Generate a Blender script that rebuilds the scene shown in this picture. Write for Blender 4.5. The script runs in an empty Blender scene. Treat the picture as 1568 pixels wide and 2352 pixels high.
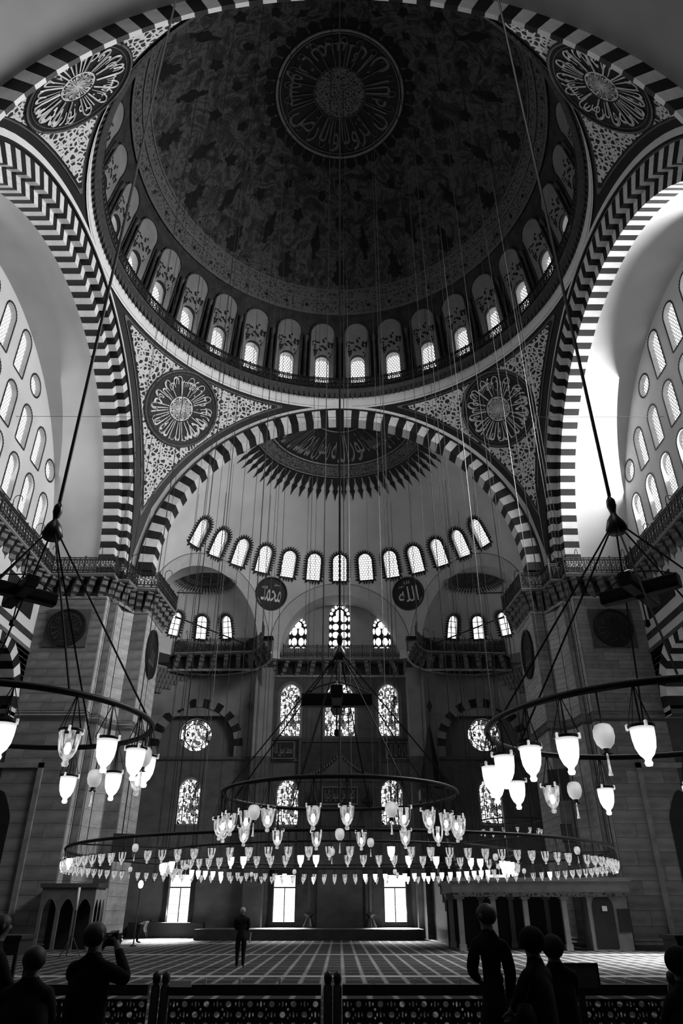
import bpy, math, random
from mathutils import Vector, Matrix, geometry
random.seed(7)
PI = math.pi
rad = math.radians
sc = bpy.context.scene
COL = sc.collection

# ------------------------------------------------------------------ camera, world, exposure
cam = bpy.data.cameras.new('camera')
cam.sensor_fit = 'VERTICAL'; cam.sensor_height = 36.0
cam.lens = 1600.0 / 2352.0 * 36.0
cam.shift_x = 4.0 / 2352.0
cam.clip_start = 0.05; cam.clip_end = 400
camo = bpy.data.objects.new('camera', cam); COL.objects.link(camo)
camo.location = (0, 0, 1.6)
camo.rotation_euler = (rad(90) + math.atan(912.0 / 1600.0), 0, 0)
sc.camera = camo
w = bpy.data.worlds.new('world'); sc.world = w; w.use_nodes = True
w.node_tree.nodes['Background'].inputs[0].default_value = (1, 1, 1, 1)
w.node_tree.nodes['Background'].inputs[1].default_value = 0.02
sc.view_settings.view_transform = 'Standard'
sc.view_settings.look = 'None'
sc.view_settings.gamma = 1.0
sc.view_settings.use_curve_mapping = False
sc.view_settings.exposure = 0.0
sc.cycles.max_bounces = 6; sc.cycles.diffuse_bounces = 3; sc.cycles.glossy_bounces = 2; sc.cycles.transparent_max_bounces = 6; sc.cycles.caustics_reflective = False; sc.cycles.caustics_refractive = False
# daylight through the glazing (panes glow): the sun stands on the building's right flank
E_RIGHT, E_LEFT, E_DRUM, E_SEMI, E_QIBLA, E_FLOOR, E_AISLE = 1.7, 1.25, 1.6, 1.7, 1.8, 2.0, 3.0
def daylight(name, loc, rot, sx, sy, power, spread):
    L = bpy.data.lights.new(name, 'AREA'); L.shape = 'RECTANGLE'; L.size = sx; L.size_y = sy; L.energy = power; L.spread = rad(spread)
    o = bpy.data.objects.new(name, L); COL.objects.link(o); o.location = loc; o.rotation_euler = rot; return o
daylight('daylight_right_tympanum', (17.2, 25.8, 24.3), (0, rad(80), 0), 9, 21, 11500, 128)
daylight('daylight_left_tympanum', (-17.2, 25.8, 24.3), (0, rad(-80), 0), 9, 20, 800, 160)
daylight('daylight_near_semidome', (0, 1.6, 23.5), (rad(78), 0, 0), 15, 2.2, 1100, 170)  # added fill lamp behind the view; no windows are modelled there
daylight('daylight_right_aisle', (18.6, 29.5, 5.6), (0, rad(50), 0), 3.0, 7.0, 2600, 55)
for _x in (-10.6, -3.7, 3.7, 10.6):
    daylight('daylight_floor_window', (_x, 52.2 if abs(_x) > 5 else 52.7, 2.3), (rad(-48), 0, 0), 1.3, 2.4, 2200 if abs(_x) > 5 else (1300 if _x > 0 else 500), 60)

# ------------------------------------------------------------------ mesh helpers
class G:
    """collects shapes; mesh() makes one mesh of them"""
    def __init__(s): s.v = []; s.f = []; s.m = []; s.k = 0
    def add(s, vs, fs, k=None):
        n = len(s.v); s.v += [tuple(p) for p in vs]
        for q in fs: s.f.append(tuple(i + n for i in q)); s.m.append(s.k if k is None else k)
        return s
    def box(s, x0, x1, y0, y1, z0, z1):
        return s.add([(x0,y0,z0),(x1,y0,z0),(x1,y1,z0),(x0,y1,z0),(x0,y0,z1),(x1,y0,z1),(x1,y1,z1),(x0,y1,z1)],
                     [(0,3,2,1),(4,5,6,7),(0,1,5,4),(1,2,6,5),(2,3,7,6),(3,0,4,7)])
    def tube(s, pts, r, n=6, closed=False, r2=None, cap=True):
        pts = [Vector(p) for p in pts]; m = len(pts); rings = []
        for i, p in enumerate(pts):
            a = pts[(i-1) % m] if (closed or i > 0) else p
            b = pts[(i+1) % m] if (closed or i < m-1) else p
            t = (b - a).normalized()
            up = Vector((0,0,1)) if abs(t.z) < .95 else Vector((1,0,0))
            x = t.cross(up).normalized(); y = x.cross(t)
            rr = r if r2 is None else r + (r2 - r) * i / max(1, m-1)
            rings.append([p + x*(rr*math.cos(2*PI*j/n)) + y*(rr*math.sin(2*PI*j/n)) for j in range(n)])
        vs = [q for R in rings for q in R]; fs = []
        for i in range(m if closed else m-1):
            for j in range(n):
                a = i*n + j; b = i*n + (j+1) % n; c = ((i+1) % m)*n + (j+1) % n; d = ((i+1) % m)*n + j
                fs.append((a, b, c, d))
        if not closed and cap: fs += [tuple(range(n))[::-1], tuple(range((m-1)*n, m*n))]
        return s.add(vs, fs)
    def ring(s, c, R, r, axis='y', seg=12, n=4, a0=0, a1=2*PI):
        c = Vector(c); full = a1 - a0 > 6.28
        k = seg if full else seg + 1; pts = []
        for i in range(k):
            a = a0 + (a1-a0)*i/seg; x, y = R*math.cos(a), R*math.sin(a)
            pts.append(c + (Vector((x,0,y)) if axis == 'y' else Vector((x,y,0)) if axis == 'z' else Vector((0,x,y))))
        return s.tube(pts, r, n, closed=full)
    def lathe(s, prof, n=16, c=(0,0,0), a0=0, a1=2*PI):
        full = a1 - a0 > 6.28; k = n if full else n+1; vs = []; fs = []
        for i in range(k):
            a = a0 + (a1-a0)*i/n
            for r, z in prof: vs.append((c[0]+r*math.cos(a), c[1]+r*math.sin(a), c[2]+z))
        m = len(prof)
        for i in range(n):
            j = (i+1) % k
            for q in range(m-1): fs.append((i*m+q, j*m+q, j*m+q+1, i*m+q+1))
        return s.add(vs, fs)
    def prism(s, poly, y0, y1):
        """polygon in x,z pushed from y0 to y1"""
        n = len(poly)
        vs = [(x, y0, z) for x, z in poly] + [(x, y1, z) for x, z in poly]
        fs = [tuple(range(n)), tuple(range(n, 2*n))[::-1]] + [(i, i+n, (i+1) % n + n, (i+1) % n) for i in range(n)]
        return s.add(vs, fs)
    def extrude(s, poly, z0, z1):
        n = len(poly)
        vs = [(x, y, z0) for x, y in poly] + [(x, y, z1) for x, y in poly]
        fs = [tuple(range(n))[::-1], tuple(range(n, 2*n))] + [(i, (i+1) % n, (i+1) % n + n, i+n) for i in range(n)]
        return s.add(vs, fs)
    def flat(s, poly, y=0.0):
        """polygon in x,z as one face at y, fan from its centre"""
        n = len(poly); cx = sum(p[0] for p in poly)/n; cz = sum(p[1] for p in poly)/n
        return s.add([(cx, y, cz)] + [(x, y, z) for x, z in poly], [(0, i+1, (i+1) % n + 1) for i in range(n)])
    def grid(s, fn, nu, nv):
        vs = [fn(i/nu, j/nv) for i in range(nu+1) for j in range(nv+1)]
        return s.add(vs, [(i*(nv+1)+j, (i+1)*(nv+1)+j, (i+1)*(nv+1)+j+1, i*(nv+1)+j+1) for i in range(nu) for j in range(nv)])
    def mapped(s, fn):
        s.v = [tuple(fn(*p)) for p in s.v]; return s
    def mesh(s, name, mats, smooth=False):
        me = bpy.data.meshes.new(name); me.from_pydata(s.v, [], s.f)
        for m in (mats if isinstance(mats, (list, tuple)) else [mats]): me.materials.append(m)
        if any(s.m): me.polygons.foreach_set('material_index', s.m)
        if smooth: me.polygons.foreach_set('use_smooth', [True]*len(me.polygons))
        me.update(); return me

def ob(name, me, parent=None, M=None, loc=None):
    o = bpy.data.objects.new(name, me); COL.objects.link(o)
    if parent is not None: o.parent = parent
    if M is not None: o.matrix_local = M
    elif loc is not None: o.location = loc
    return o
def empty(name, loc=(0,0,0), M=None):
    o = bpy.data.objects.new(name, None); COL.objects.link(o); o.empty_display_size = .2
    if M is not None: o.matrix_local = M
    else: o.location = loc
    return o
def tag(o, label=None, cat=None, group=None, kind=None):
    if label: o['label'] = label
    if cat: o['category'] = cat
    if group: o['group'] = group
    if kind: o['kind'] = kind
    return o
def struct(name, me, label=None, cat=None, group=None, M=None):
    return tag(ob(name, me, None, M), label, cat, group, 'structure')
CNT = {}
def nm(base):
    CNT[base] = CNT.get(base, 0) + 1
    return '%s_%d' % (base, CNT[base])
ORD = 'first second third fourth fifth sixth seventh eighth ninth tenth eleventh twelfth thirteenth fourteenth fifteenth sixteenth'.split()

# ------------------------------------------------------------------ materials (the photograph is black and white)
def nodes(name):
    m = bpy.data.materials.new(name); m.use_nodes = True
    nt = m.node_tree; b = nt.nodes['Principled BSDF']
    return m, nt, b
def lk(nt, a, b): nt.links.new(a, b)
def nd(nt, t, **kw):
    n = nt.nodes.new(t)
    for k, v in kw.items(): setattr(n, k, v)
    return n
def ramp(nt, src, stops, interp='LINEAR'):
    r = nd(nt, 'ShaderNodeValToRGB'); r.color_ramp.interpolation = interp
    e = r.color_ramp.elements
    while len(e) < len(stops): e.new(.5)
    for q, (p, c) in zip(e, stops): q.position = p; q.color = (c, c, c, 1)
    lk(nt, src, r.inputs[0]); return r.outputs[0]
def coord(nt, scale=(1,1,1), kind='Object', rot=(0,0,0)):
    t = nd(nt, 'ShaderNodeTexCoord'); mp = nd(nt, 'ShaderNodeMapping')
    mp.inputs['Scale'].default_value = scale; mp.inputs['Rotation'].default_value = rot
    lk(nt, t.outputs[kind], mp.inputs[0]); return mp.outputs[0]
def noise(nt, vec, scale, detail=2, rough=.6):
    n = nd(nt, 'ShaderNodeTexNoise'); n.inputs['Scale'].default_value = scale
    n.inputs['Detail'].default_value = detail; n.inputs['Roughness'].default_value = rough
    lk(nt, vec, n.inputs['Vector']); return n.outputs[0]
def plain(name, c, rough=.8, var=.25, scale=1.5, spec=.2, stretch=(1,1,1), bump=0.0, rnd=0.0, metal=0.0):
    m, nt, b = nodes(name)
    n = noise(nt, coord(nt, stretch), scale)
    col = ramp(nt, n, [(.25, c*(1-var)), (.75, c*(1+var))])
    if rnd:
        oi = nd(nt, 'ShaderNodeObjectInfo'); mr = nd(nt, 'ShaderNodeMapRange')
        mr.inputs[3].default_value = 1-rnd; mr.inputs[4].default_value = 1+rnd
        lk(nt, oi.outputs['Random'], mr.inputs[0])
        mx = nd(nt, 'ShaderNodeMix', data_type='RGBA', blend_type='MULTIPLY'); mx.inputs[0].default_value = 1
        lk(nt, col, mx.inputs[6]); lk(nt, mr.outputs[0], mx.inputs[7]); col = mx.outputs[2]
    lk(nt, col, b.inputs['Base Color'])
    b.inputs['Roughness'].default_value = rough; b.inputs['Metallic'].default_value = metal
    b.inputs['Specular IOR Level'].default_value = spec
    if bump:
        bp = nd(nt, 'ShaderNodeBump'); bp.inputs['Strength'].default_value = bump; bp.inputs['Distance'].default_value = .03
        lk(nt, n, bp.inputs['Height']); lk(nt, bp.outputs[0], b.inputs['Normal'])
    return m
def glow(name, strength, fn=None, sample=True):
    m = bpy.data.materials.new(name); m.use_nodes = True; nt = m.node_tree
    nt.nodes.remove(nt.nodes['Principled BSDF'])
    e = nd(nt, 'ShaderNodeEmission'); e.inputs[1].default_value = strength; e.inputs[0].default_value = (1,1,1,1)
    lk(nt, e.outputs[0], nt.nodes['Material Output'].inputs[0])
    if fn: lk(nt, fn(nt), e.inputs[0])
    if not sample: m.cycles.emission_sampling = 'NONE'
    return m

PLASTER = plain('plaster', .50, .85, .12, .35, .1)
PLASTER_W = plain('white_plaster', .62, .8, .08, .8, .1)
PLASTER_SEMI = plain('semidome_plaster', .50, .85, .15, .3, .1)
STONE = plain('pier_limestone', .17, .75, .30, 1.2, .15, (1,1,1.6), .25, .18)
STONE_L = plain('lit_limestone_and_moulding', .36, .75, .22, 1.5, .15, (1,1,2.0), .2, .10)  # side-face copy with the right-hand light put into its colour; also mouldings
STONE_W = plain('qibla_stone', .085, .75, .30, .8, .15, (1,1,1.5), .15, .2)
STONE_D = plain('shaded_ashlar', .07, .8, .3, 1.0, .15, rnd=.2)  # darker stone for cores, courses and small stonework
VOU_L = plain('marble_white', .58, .45, .22, 2.2, .3, (.6,.6,5), rnd=.10)
VOU_D = plain('porphyry_black', .012, .55, .5, 2.0, .25, rnd=.3)
IRON = plain('wrought_iron', .010, .5, .3, 4, .4)
BLACK = plain('black_paint', .008, .6, .3, 2, .3)
DARKMETAL = plain('dark_bronze', .02, .35, .3, 3, .5)
WOOD_D = plain('dark_wood', .014, .5, .4, 2.5, .3, (6,1,1))
GILT = plain('gilt_lettering', .55, .4, .15, 3, .4)
GILT_D = plain('dim_lettering', .10, .5, .2, 3, .3)
DOME_P = None
CLOTH_K = plain('black_cloth', .010, .9, .4, 6, .05)
CLOTH_G = plain('charcoal_cloth', .018, .9, .3, 6, .05)
SKIN = plain('skin', .09, .6, .1, 5, .3)
HAIR_K = plain('black_hair', .012, .6, .3, 12, .3)
HAIR_G = plain('grey_hair', .22, .6, .2, 12, .3)
CLOTH_W = plain('pale_cloth', .45, .9, .1, 6, .05)
WIRE = plain('steel_cable', .015, .6, .3, 3, .1)
WIRE_L = plain('bright_cable', .09, .4, .2, 3, .4)
MARBLE_D = plain('dark_veined_marble', .035, .4, .6, 3.0, .3)
PAPER = plain('paper', .6, .8, .05, 3, .1)

def floral_mat(name, scale, dark, light, th=.5):
    m, nt, b = nodes(name)
    v = coord(nt)
    n1 = nd(nt, 'ShaderNodeTexNoise'); n1.inputs['Scale'].default_value = scale*.5; n1.inputs['Detail'].default_value = 1
    lk(nt, v, n1.inputs['Vector'])
    add = nd(nt, 'ShaderNodeMix', data_type='RGBA', blend_type='LINEAR_LIGHT'); add.inputs[0].default_value = .12
    lk(nt, v, add.inputs[6]); lk(nt, n1.outputs['Color'], add.inputs[7])
    vo = nd(nt, 'ShaderNodeTexVoronoi'); vo.feature = 'DISTANCE_TO_EDGE'; vo.inputs['Scale'].default_value = scale
    lk(nt, add.outputs[2], vo.inputs['Vector'])
    vo2 = nd(nt, 'ShaderNodeTexVoronoi'); vo2.feature = 'F1'; vo2.inputs['Scale'].default_value = scale*.55
    lk(nt, add.outputs[2], vo2.inputs['Vector'])
    a = ramp(nt, vo.outputs['Distance'], [(0, light), (.13, light), (.17, dark), (1, dark)])
    c = ramp(nt, vo2.outputs['Distance'], [(0, dark), (.14, dark), (.17, light), (.28, light), (.32, 0), (1, 0)])
    mx = nd(nt, 'ShaderNodeMix', data_type='RGBA', blend_type='LIGHTEN'); mx.inputs[0].default_value = 1
    lk(nt, a, mx.inputs[6]); lk(nt, c, mx.inputs[7]); lk(nt, mx.outputs[2], b.inputs['Base Color'])
    b.inputs['Roughness'].default_value = .8
    return m
FLORAL = floral_mat('floral_arabesque', 3.8, .010, .55)
FLORAL_S = floral_mat('fine_arabesque', 6.0, .012, .16)
FLORAL_DIM = floral_mat('dim_arabesque', 5.0, .010, .09)

def dome_mat():
    m, nt, b = nodes('painted_dome')
    v = coord(nt)
    n1 = nd(nt, 'ShaderNodeTexNoise'); n1.inputs['Scale'].default_value = .9; n1.inputs['Detail'].default_value = 6; n1.inputs['Distortion'].default_value = 1.6
    lk(nt, v, n1.inputs['Vector'])
    vo = nd(nt, 'ShaderNodeTexVoronoi'); vo.feature = 'DISTANCE_TO_EDGE'; vo.inputs['Scale'].default_value = .95
    lk(nt, v, vo.inputs['Vector'])
    a = ramp(nt, n1.outputs[0], [(.3, .022), (.48, .055), (.56, .11), (.66, .05), (.8, .03)])
    c = ramp(nt, vo.outputs['Distance'], [(0, .55), (.05, 1), (.35, .75)])
    mx = nd(nt, 'ShaderNodeMix', data_type='RGBA', blend_type='MULTIPLY'); mx.inputs[0].default_value = 1
    lk(nt, a, mx.inputs[6]); lk(nt, c, mx.inputs[7]); lk(nt, mx.outputs[2], b.inputs['Base Color'])
    b.inputs['Roughness'].default_value = .85; b.inputs['Specular IOR Level'].default_value = .1
    return m
DOME_P = dome_mat()
DOME_BAND = floral_mat('dome_band_arabesque', 4.0, .03, .10)
DOME_DARK = plain('dome_dark_motif', .012, .85, .4, 2)
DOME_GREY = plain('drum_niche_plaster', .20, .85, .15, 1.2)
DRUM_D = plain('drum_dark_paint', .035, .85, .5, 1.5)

def carpet_mat():
    m, nt, b = nodes('prayer_carpet')
    t = nd(nt, 'ShaderNodeTexCoord'); s = nd(nt, 'ShaderNodeSeparateXYZ'); lk(nt, t.outputs['Object'], s.inputs[0])
    def M(op, a, bb=None, cc=None):
        n = nd(nt, 'ShaderNodeMath', operation=op)
        for i, x in enumerate((a, bb, cc)):
            if x is None: continue
            if isinstance(x, (int, float)): n.inputs[i].default_value = x
            else: lk(nt, x, n.inputs[i])
        return n.outputs[0]
    def line(src, period, off, w0, w1):
        f = M('FRACT', M('DIVIDE', M('ADD', src, off), period))
        d = M('ABSOLUTE', M('SUBTRACT', f, .5))          # 0 at mid
        return ramp(nt, d, [(0, 1), (w0/period, 1), (w1/period, 0), (1, 0)])
    lx = line(s.outputs[0], .54, .18, .035, .075)         # rows of rug borders running away
    ly = line(s.outputs[1], 1.20, .35, .08, .16)
    ly2 = line(s.outputs[1], 10.5, 3.35, .22, .36)
    mx = M('MAXIMUM', M('MULTIPLY', lx, .55), M('MULTIPLY', ly, .22))
    mx = M('MAXIMUM', mx, M('MULTIPLY', ly2, .9))
    n = noise(nt, coord(nt, (1,1,1)), 9, 6, .7)
    n2 = noise(nt, coord(nt, (1,1,1)), .35, 2, .5)
    v = M('ADD', M('MULTIPLY', mx, .26), .030)
    v = M('MULTIPLY', v, M('ADD', M('MULTIPLY', n, 1.0), .5))
    v = M('MULTIPLY', v, M('ADD', n2, .5))
    cb = nd(nt, 'ShaderNodeCombineColor')
    for i in range(3): lk(nt, v, cb.inputs[i])
    lk(nt, cb.outputs[0], b.inputs['Base Color'])
    b.inputs['Roughness'].default_value = .95; b.inputs['Specular IOR Level'].default_value = .05
    return m
CARPET = carpet_mat()

def stained(name, strength, scale, lead=.05):
    def fn(nt):
        v = coord(nt, (1, 1, .62))
        vo = nd(nt, 'ShaderNodeTexVoronoi'); vo.feature = 'DISTANCE_TO_EDGE'; vo.inputs['Scale'].default_value = scale
        lk(nt, v, vo.inputs['Vector'])
        vc = nd(nt, 'ShaderNodeTexVoronoi'); vc.feature = 'F1'; vc.inputs['Scale'].default_value = scale
        lk(nt, v, vc.inputs['Vector'])
        sp = nd(nt, 'ShaderNodeSeparateColor'); lk(nt, vc.outputs['Color'], sp.inputs[0])
        a = ramp(nt, vo.outputs['Distance'], [(0, 0), (lead, 0.0), (lead+.04, 1), (1, 1)])
        c = ramp(nt, sp.outputs[0], [(0, .03), (.3, .10), (.45, .8), (1, 1)])
        mx = nd(nt, 'ShaderNodeMix', data_type='RGBA', blend_type='MULTIPLY'); mx.inputs[0].default_value = 1
        lk(nt, a, mx.inputs[6]); lk(nt, c, mx.inputs[7]); return mx.outputs[2]
    return glow(name, strength, fn)
GL_RIGHT = glow('sunlit_glass', E_RIGHT)
GL_LEFT = glow('north_glass', E_LEFT)
GL_DRUM = glow('drum_glass', E_DRUM)
GL_SEMI = glow('semidome_glass', E_SEMI)
GL_Q = glow('apse_glass', E_QIBLA)
GL_FLOOR = glow('floor_window_glass', E_FLOOR)
GL_AISLE = glow('aisle_window_glass', E_AISLE)
GL_ST = stained('stained_glass', E_QIBLA*1.2, 7.0, .06)
def _lamp_grad(nt):
    t = nd(nt, 'ShaderNodeTexCoord'); sp = nd(nt, 'ShaderNodeSeparateXYZ'); lk(nt, t.outputs['Object'], sp.inputs[0])
    mr = nd(nt, 'ShaderNodeMapRange'); mr.inputs[1].default_value = -.30; mr.inputs[2].default_value = .0; lk(nt, sp.outputs[2], mr.inputs[0])
    return ramp(nt, mr.outputs[0], [(0, .8), (.35, 1), (.75, .5), (1, .14)])
LAMP_ON = glow('lit_lamp_glass', 3.6, _lamp_grad)
BULB = glow('bulb', 8.0)
LATT = plain('window_plaster_tracery', .55, .8, .1, 4)
LATT_D = plain('window_lead', .02, .7, .2, 4)
REVEAL = plain('window_reveal_plaster', .55, .8, .1, 2)

# ------------------------------------------------------------------ curved surfaces
def sph(C, R, az, el):
    a, e = rad(az), rad(el)
    return (C[0] + R*math.cos(e)*math.sin(a), C[1] + R*math.cos(e)*math.cos(a), C[2] + R*math.sin(e))
def sph_map(C, R, az0, el0):
    """x right, z up (metres along the vault), y away from the room centre"""
    a = rad(az0); E = Vector((math.cos(a), -math.sin(a), 0)); 
    D = Vector(sph((0,0,0), 1, az0, el0)); U = E.cross(D) * 1.0
    if U.z < 0: U = -U
    C = Vector(C)
    def fn(x, y, z):
        r = math.hypot(x, z)
        if r < 1e-9: return C + D*(R + y)
        t = r / R
        return C + (D*math.cos(t) + (E*(x/r) + U*(z/r))*math.sin(t))*(R + y)
    return fn
def frame_M(C, R, az0, el0, off=0.0):
    """matrix of a flat frame lying on the vault: local x right, z up, y away from the room"""
    a = rad(az0); E = Vector((math.cos(a), -math.sin(a), 0)); D = Vector(sph((0,0,0), 1, az0, el0)); U = E.cross(D)
    if U.z < 0: U = -U
    P = Vector(C) + D*(R + off)
    return Matrix(((E.x, D.x, U.x, P.x), (E.y, D.y, U.y, P.y), (E.z, D.z, U.z, P.z), (0,0,0,1)))
def inside(p, poly):
    x, y = p; c = False; j = len(poly)-1
    for i in range(len(poly)):
        xi, yi = poly[i]; xj, yj = poly[j]
        if (yi > y) != (yj > y) and x < (xj-xi)*(y-yi)/(yj-yi) + xi: c = not c
        j = i
    return c
def dens(loop, step):
    out = []
    for i in range(len(loop)):
        a, b = loop[i], loop[(i+1) % len(loop)]
        n = max(1, int(math.hypot(b[0]-a[0], b[1]-a[1]) / step))
        out += [(a[0]+(b[0]-a[0])*k/n, a[1]+(b[1]-a[1])*k/n) for k in range(n)]
    return out
def surf(g, outline, holes, step, mp):
    """triangulated sheet with holes, laid out in 2D and carried onto a surface by mp(u, v)"""
    V, Ed = [], []
    for lp in [dens(outline, step)] + holes:
        n = len(V); V += [Vector(p) for p in lp]; Ed += [(n+i, n+(i+1) % len(lp)) for i in range(len(lp))]
    xs = [p[0] for p in outline]; ys = [p[1] for p in outline]
    u = min(xs) + step*.5
    while u < max(xs):
        v = min(ys) + step*.5
        while v < max(ys):
            if inside((u, v), outline) and not any(inside((u, v), h) for h in holes): V.append(Vector((u, v)))
            v += step
        u += step
    vo, eo, fo = geometry.delaunay_2d_cdt(V, Ed, [], 0, 1e-6)[:3]
    fs = []
    for f in fo:
        c = (sum(vo[i][0] for i in f)/len(f), sum(vo[i][1] for i in f)/len(f))
        if inside(c, outline) and not any(inside(c, h) for h in holes): fs.append(tuple(f))
    return g.add([mp(p[0], p[1]) for p in vo], fs)
def arch_loop(w, h, n=12, cx=0, z0=0, pointed=0.0):
    """round (or pointed) arched outline, bottom at z0"""
    r = w/2; s = h - r*(1+pointed); L = [(cx-r, z0), (cx+r, z0)]
    for i in range(n+1):
        a = PI*i/n
        k = 1 + pointed*math.sin(a)**3
        L.append((cx + r*math.cos(a), z0 + s + r*math.sin(a)*k))
    return L
def circ(cx, cz, r, n=20): return [(cx + r*math.cos(2*PI*i/n), cz + r*math.sin(2*PI*i/n)) for i in range(n)]

# ------------------------------------------------------------------ lettering
_AR = {'ا':('\ufe8d','\ufe8e'),'د':('\ufea9','\ufeaa'),'ر':('\ufead','\ufeae'),'ز':('\ufeaf','\ufeb0'),'و':('\ufeed','\ufeee'),'أ':('\ufe83','\ufe84'),'إ':('\ufe87','\ufe88'),'ذ':('\ufeab','\ufeac'),
 'ب':('\ufe8f','\ufe90','\ufe91','\ufe92'),'ت':('\ufe95','\ufe96','\ufe97','\ufe98'),'ح':('\ufea1','\ufea2','\ufea3','\ufea4'),'خ':('\ufea5','\ufea6','\ufea7','\ufea8'),
 'س':('\ufeb1','\ufeb2','\ufeb3','\ufeb4'),'ض':('\ufebd','\ufebe','\ufebf','\ufec0'),'ع':('\ufec9','\ufeca','\ufecb','\ufecc'),'ك':('\ufed9','\ufeda','\ufedb','\ufedc'),'ل':('\ufedd','\ufede','\ufedf','\ufee0'),
 'م':('\ufee1','\ufee2','\ufee3','\ufee4'),'ن':('\ufee5','\ufee6','\ufee7','\ufee8'),'ه':('\ufee9','\ufeea','\ufeeb','\ufeec'),'ي':('\ufef1','\ufef2','\ufef3','\ufef4')}
def arabic(t):
    out = []
    for wd in t.split(' '):
        r = ''
        for i, c in enumerate(wd):
            pj = i > 0 and len(_AR[wd[i-1]]) == 4; nj = len(_AR[c]) == 4 and i < len(wd)-1
            f = _AR[c]
            r += f[(3 if pj else 2) if nj else (1 if pj else 0)]
        out.append(r)
    return ' '.join(out)[::-1]
_TXT = {}
def letters(t):
    """outline of a text as (verts, faces), scaled to width 1 from 0, height 0..1"""
    if t in _TXT: return _TXT[t]
    c = bpy.data.curves.new('tmp', 'FONT'); c.body = arabic(t); c.resolution_u = 2
    o = bpy.data.objects.new('tmp', c); COL.objects.link(o)
    dg = bpy.context.evaluated_depsgraph_get(); me = o.evaluated_get(dg).to_mesh()
    vs = [tuple(v.co) for v in me.vertices]; fs = [tuple(p.vertices) for p in me.polygons]
    o.evaluated_get(dg).to_mesh_clear(); bpy.data.objects.remove(o); bpy.data.curves.remove(c)
    x0, x1 = min(v[0] for v in vs), max(v[0] for v in vs); y0, y1 = min(v[1] for v in vs), max(v[1] for v in vs)
    _TXT[t] = ([((v[0]-x0)/(x1-x0), (v[1]-y0)/(y1-y0)) for v in vs], fs, (x1-x0)/(y1-y0))
    return _TXT[t]
def text_flat(g, t, x0, x1, z0, z1, y=0.0):
    v, f, _ = letters(t)
    return g.add([(x0+(x1-x0)*a, y, z0+(z1-z0)*b) for a, b in v], f)
def text_ring(g, t, r_in, r_out, a0, a1, y=0.0, tops_in=True):
    """text running round a disc in the x,z plane"""
    v, f, _ = letters(t)
    vs = []
    for a, b in v:
        an = a0 + (a1-a0)*(a if tops_in else 1-a)
        r = r_out + (r_in-r_out)*b if tops_in else r_in + (r_out-r_in)*b
        vs.append((r*math.cos(an), y, r*math.sin(an)))
    return g.add(vs, f)

# ================================================================== THE SHELL
YD, RR, ZR = 25.8, 12.95, 32.2           # main dome: centre, ring radius, ring height
YF, YN = 38.75, 12.85                    # planes of the far and near great arches
ZG = 18.4                                # gallery floor
XT = 17.4                                # tympanum walls
XP = 17.2                                # side walls under the gallery
YQ = 53.0                                # qibla wall
DC, DR = (0, YD, 34.3), 13.4             # dome sphere
SC_, SR = (0, YF, 18.6), 13.0            # far semi-dome sphere
PC, PR = (0, YD, ZR - RR), RR*math.sqrt(2)

# ---- floor
g = G(); g.box(-30, 30, -3, 60, -.3, 0)
struct('floor', g.mesh('floor', CARPET), 'patterned prayer carpet with pale lines covering the whole hall floor', 'carpet')

# ---- windows
_WM = {}
def hexes(loop, cell, bar):
    g = G(); xs = [p[0] for p in loop]; zs = [p[1] for p in loop]
    R = cell/math.sqrt(3); seen = set()
    j = 0; z = min(zs) - R
    while z < max(zs) + R:
        x = min(xs) - cell + (cell/2 if j % 2 else 0)
        while x < max(xs) + cell:
            for k in range(3):
                a, b = rad(30+60*k), rad(90+60*k)
                p = (x+R*math.cos(a), z+R*math.sin(a)); q = (x+R*math.cos(b), z+R*math.sin(b))
                if inside(p, loop) or inside(q, loop):
                    dx, dz = q[0]-p[0], q[1]-p[1]; L = math.hypot(dx, dz); nx, nz = -dz/L*bar/2, dx/L*bar/2
                    g.add([(p[0]-nx,0,p[1]-nz),(p[0]+nx,0,p[1]+nz),(q[0]+nx,0,q[1]+nz),(q[0]-nx,0,q[1]-nz)], [(0,1,2,3)])
            x += cell
        z += 1.5*R; j += 1
    return g
def spikes(loop, band, spk, step, y=-.02):
    """dark painted border with a fringe of leaf points round an opening"""
    g = G(); L = dens(loop, step); n = len(L)
    cx = sum(p[0] for p in L)/n; cz = sum(p[1] for p in L)/n
    ar = sum(L[i][0]*L[(i+1) % n][1]-L[(i+1) % n][0]*L[i][1] for i in range(n)); sg = 1 if ar > 0 else -1
    out = []
    for i in range(n):
        a, b = L[i-1], L[(i+1) % n]; dx, dz = b[0]-a[0], b[1]-a[1]; q = math.hypot(dx, dz) or 1
        out.append((dz/q*sg, -dx/q*sg))
    inn = [(p[0], y, p[1]) for p in L]; mid = [(p[0]+o[0]*band, y, p[1]+o[1]*band) for p, o in zip(L, out)]
    g.add(inn+mid, [(i, (i+1) % n, (i+1) % n+n, i+n) for i in range(n)])
    for i in range(n):
        p, q = mid[i], mid[(i+1) % n]; o = out[i]
        mx, mz = (p[0]+q[0])/2, (p[2]+q[2])/2
        ex, ez = q[0]-p[0], q[2]-p[2]
        g.add([(p[0]+ex*.1, y, p[2]+ez*.1), (q[0]-ex*.1, y, q[2]-ez*.1), (mx+ex*.32+o[0]*spk*.45, y, mz+ez*.32+o[1]*spk*.45), (mx+o[0]*spk, y, mz+o[1]*spk), (mx-ex*.32+o[0]*spk*.45, y, mz-ez*.32+o[1]*spk*.45)], [(0,1,2,3,4)])
    return g
def reveal(loop, y0, y1):
    n = len(loop)
    return G().add([(x, y0, z) for x, z in loop]+[(x, y1, z) for x, z in loop], [(i, i+n, (i+1) % n+n, (i+1) % n) for i in range(n)])
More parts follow.
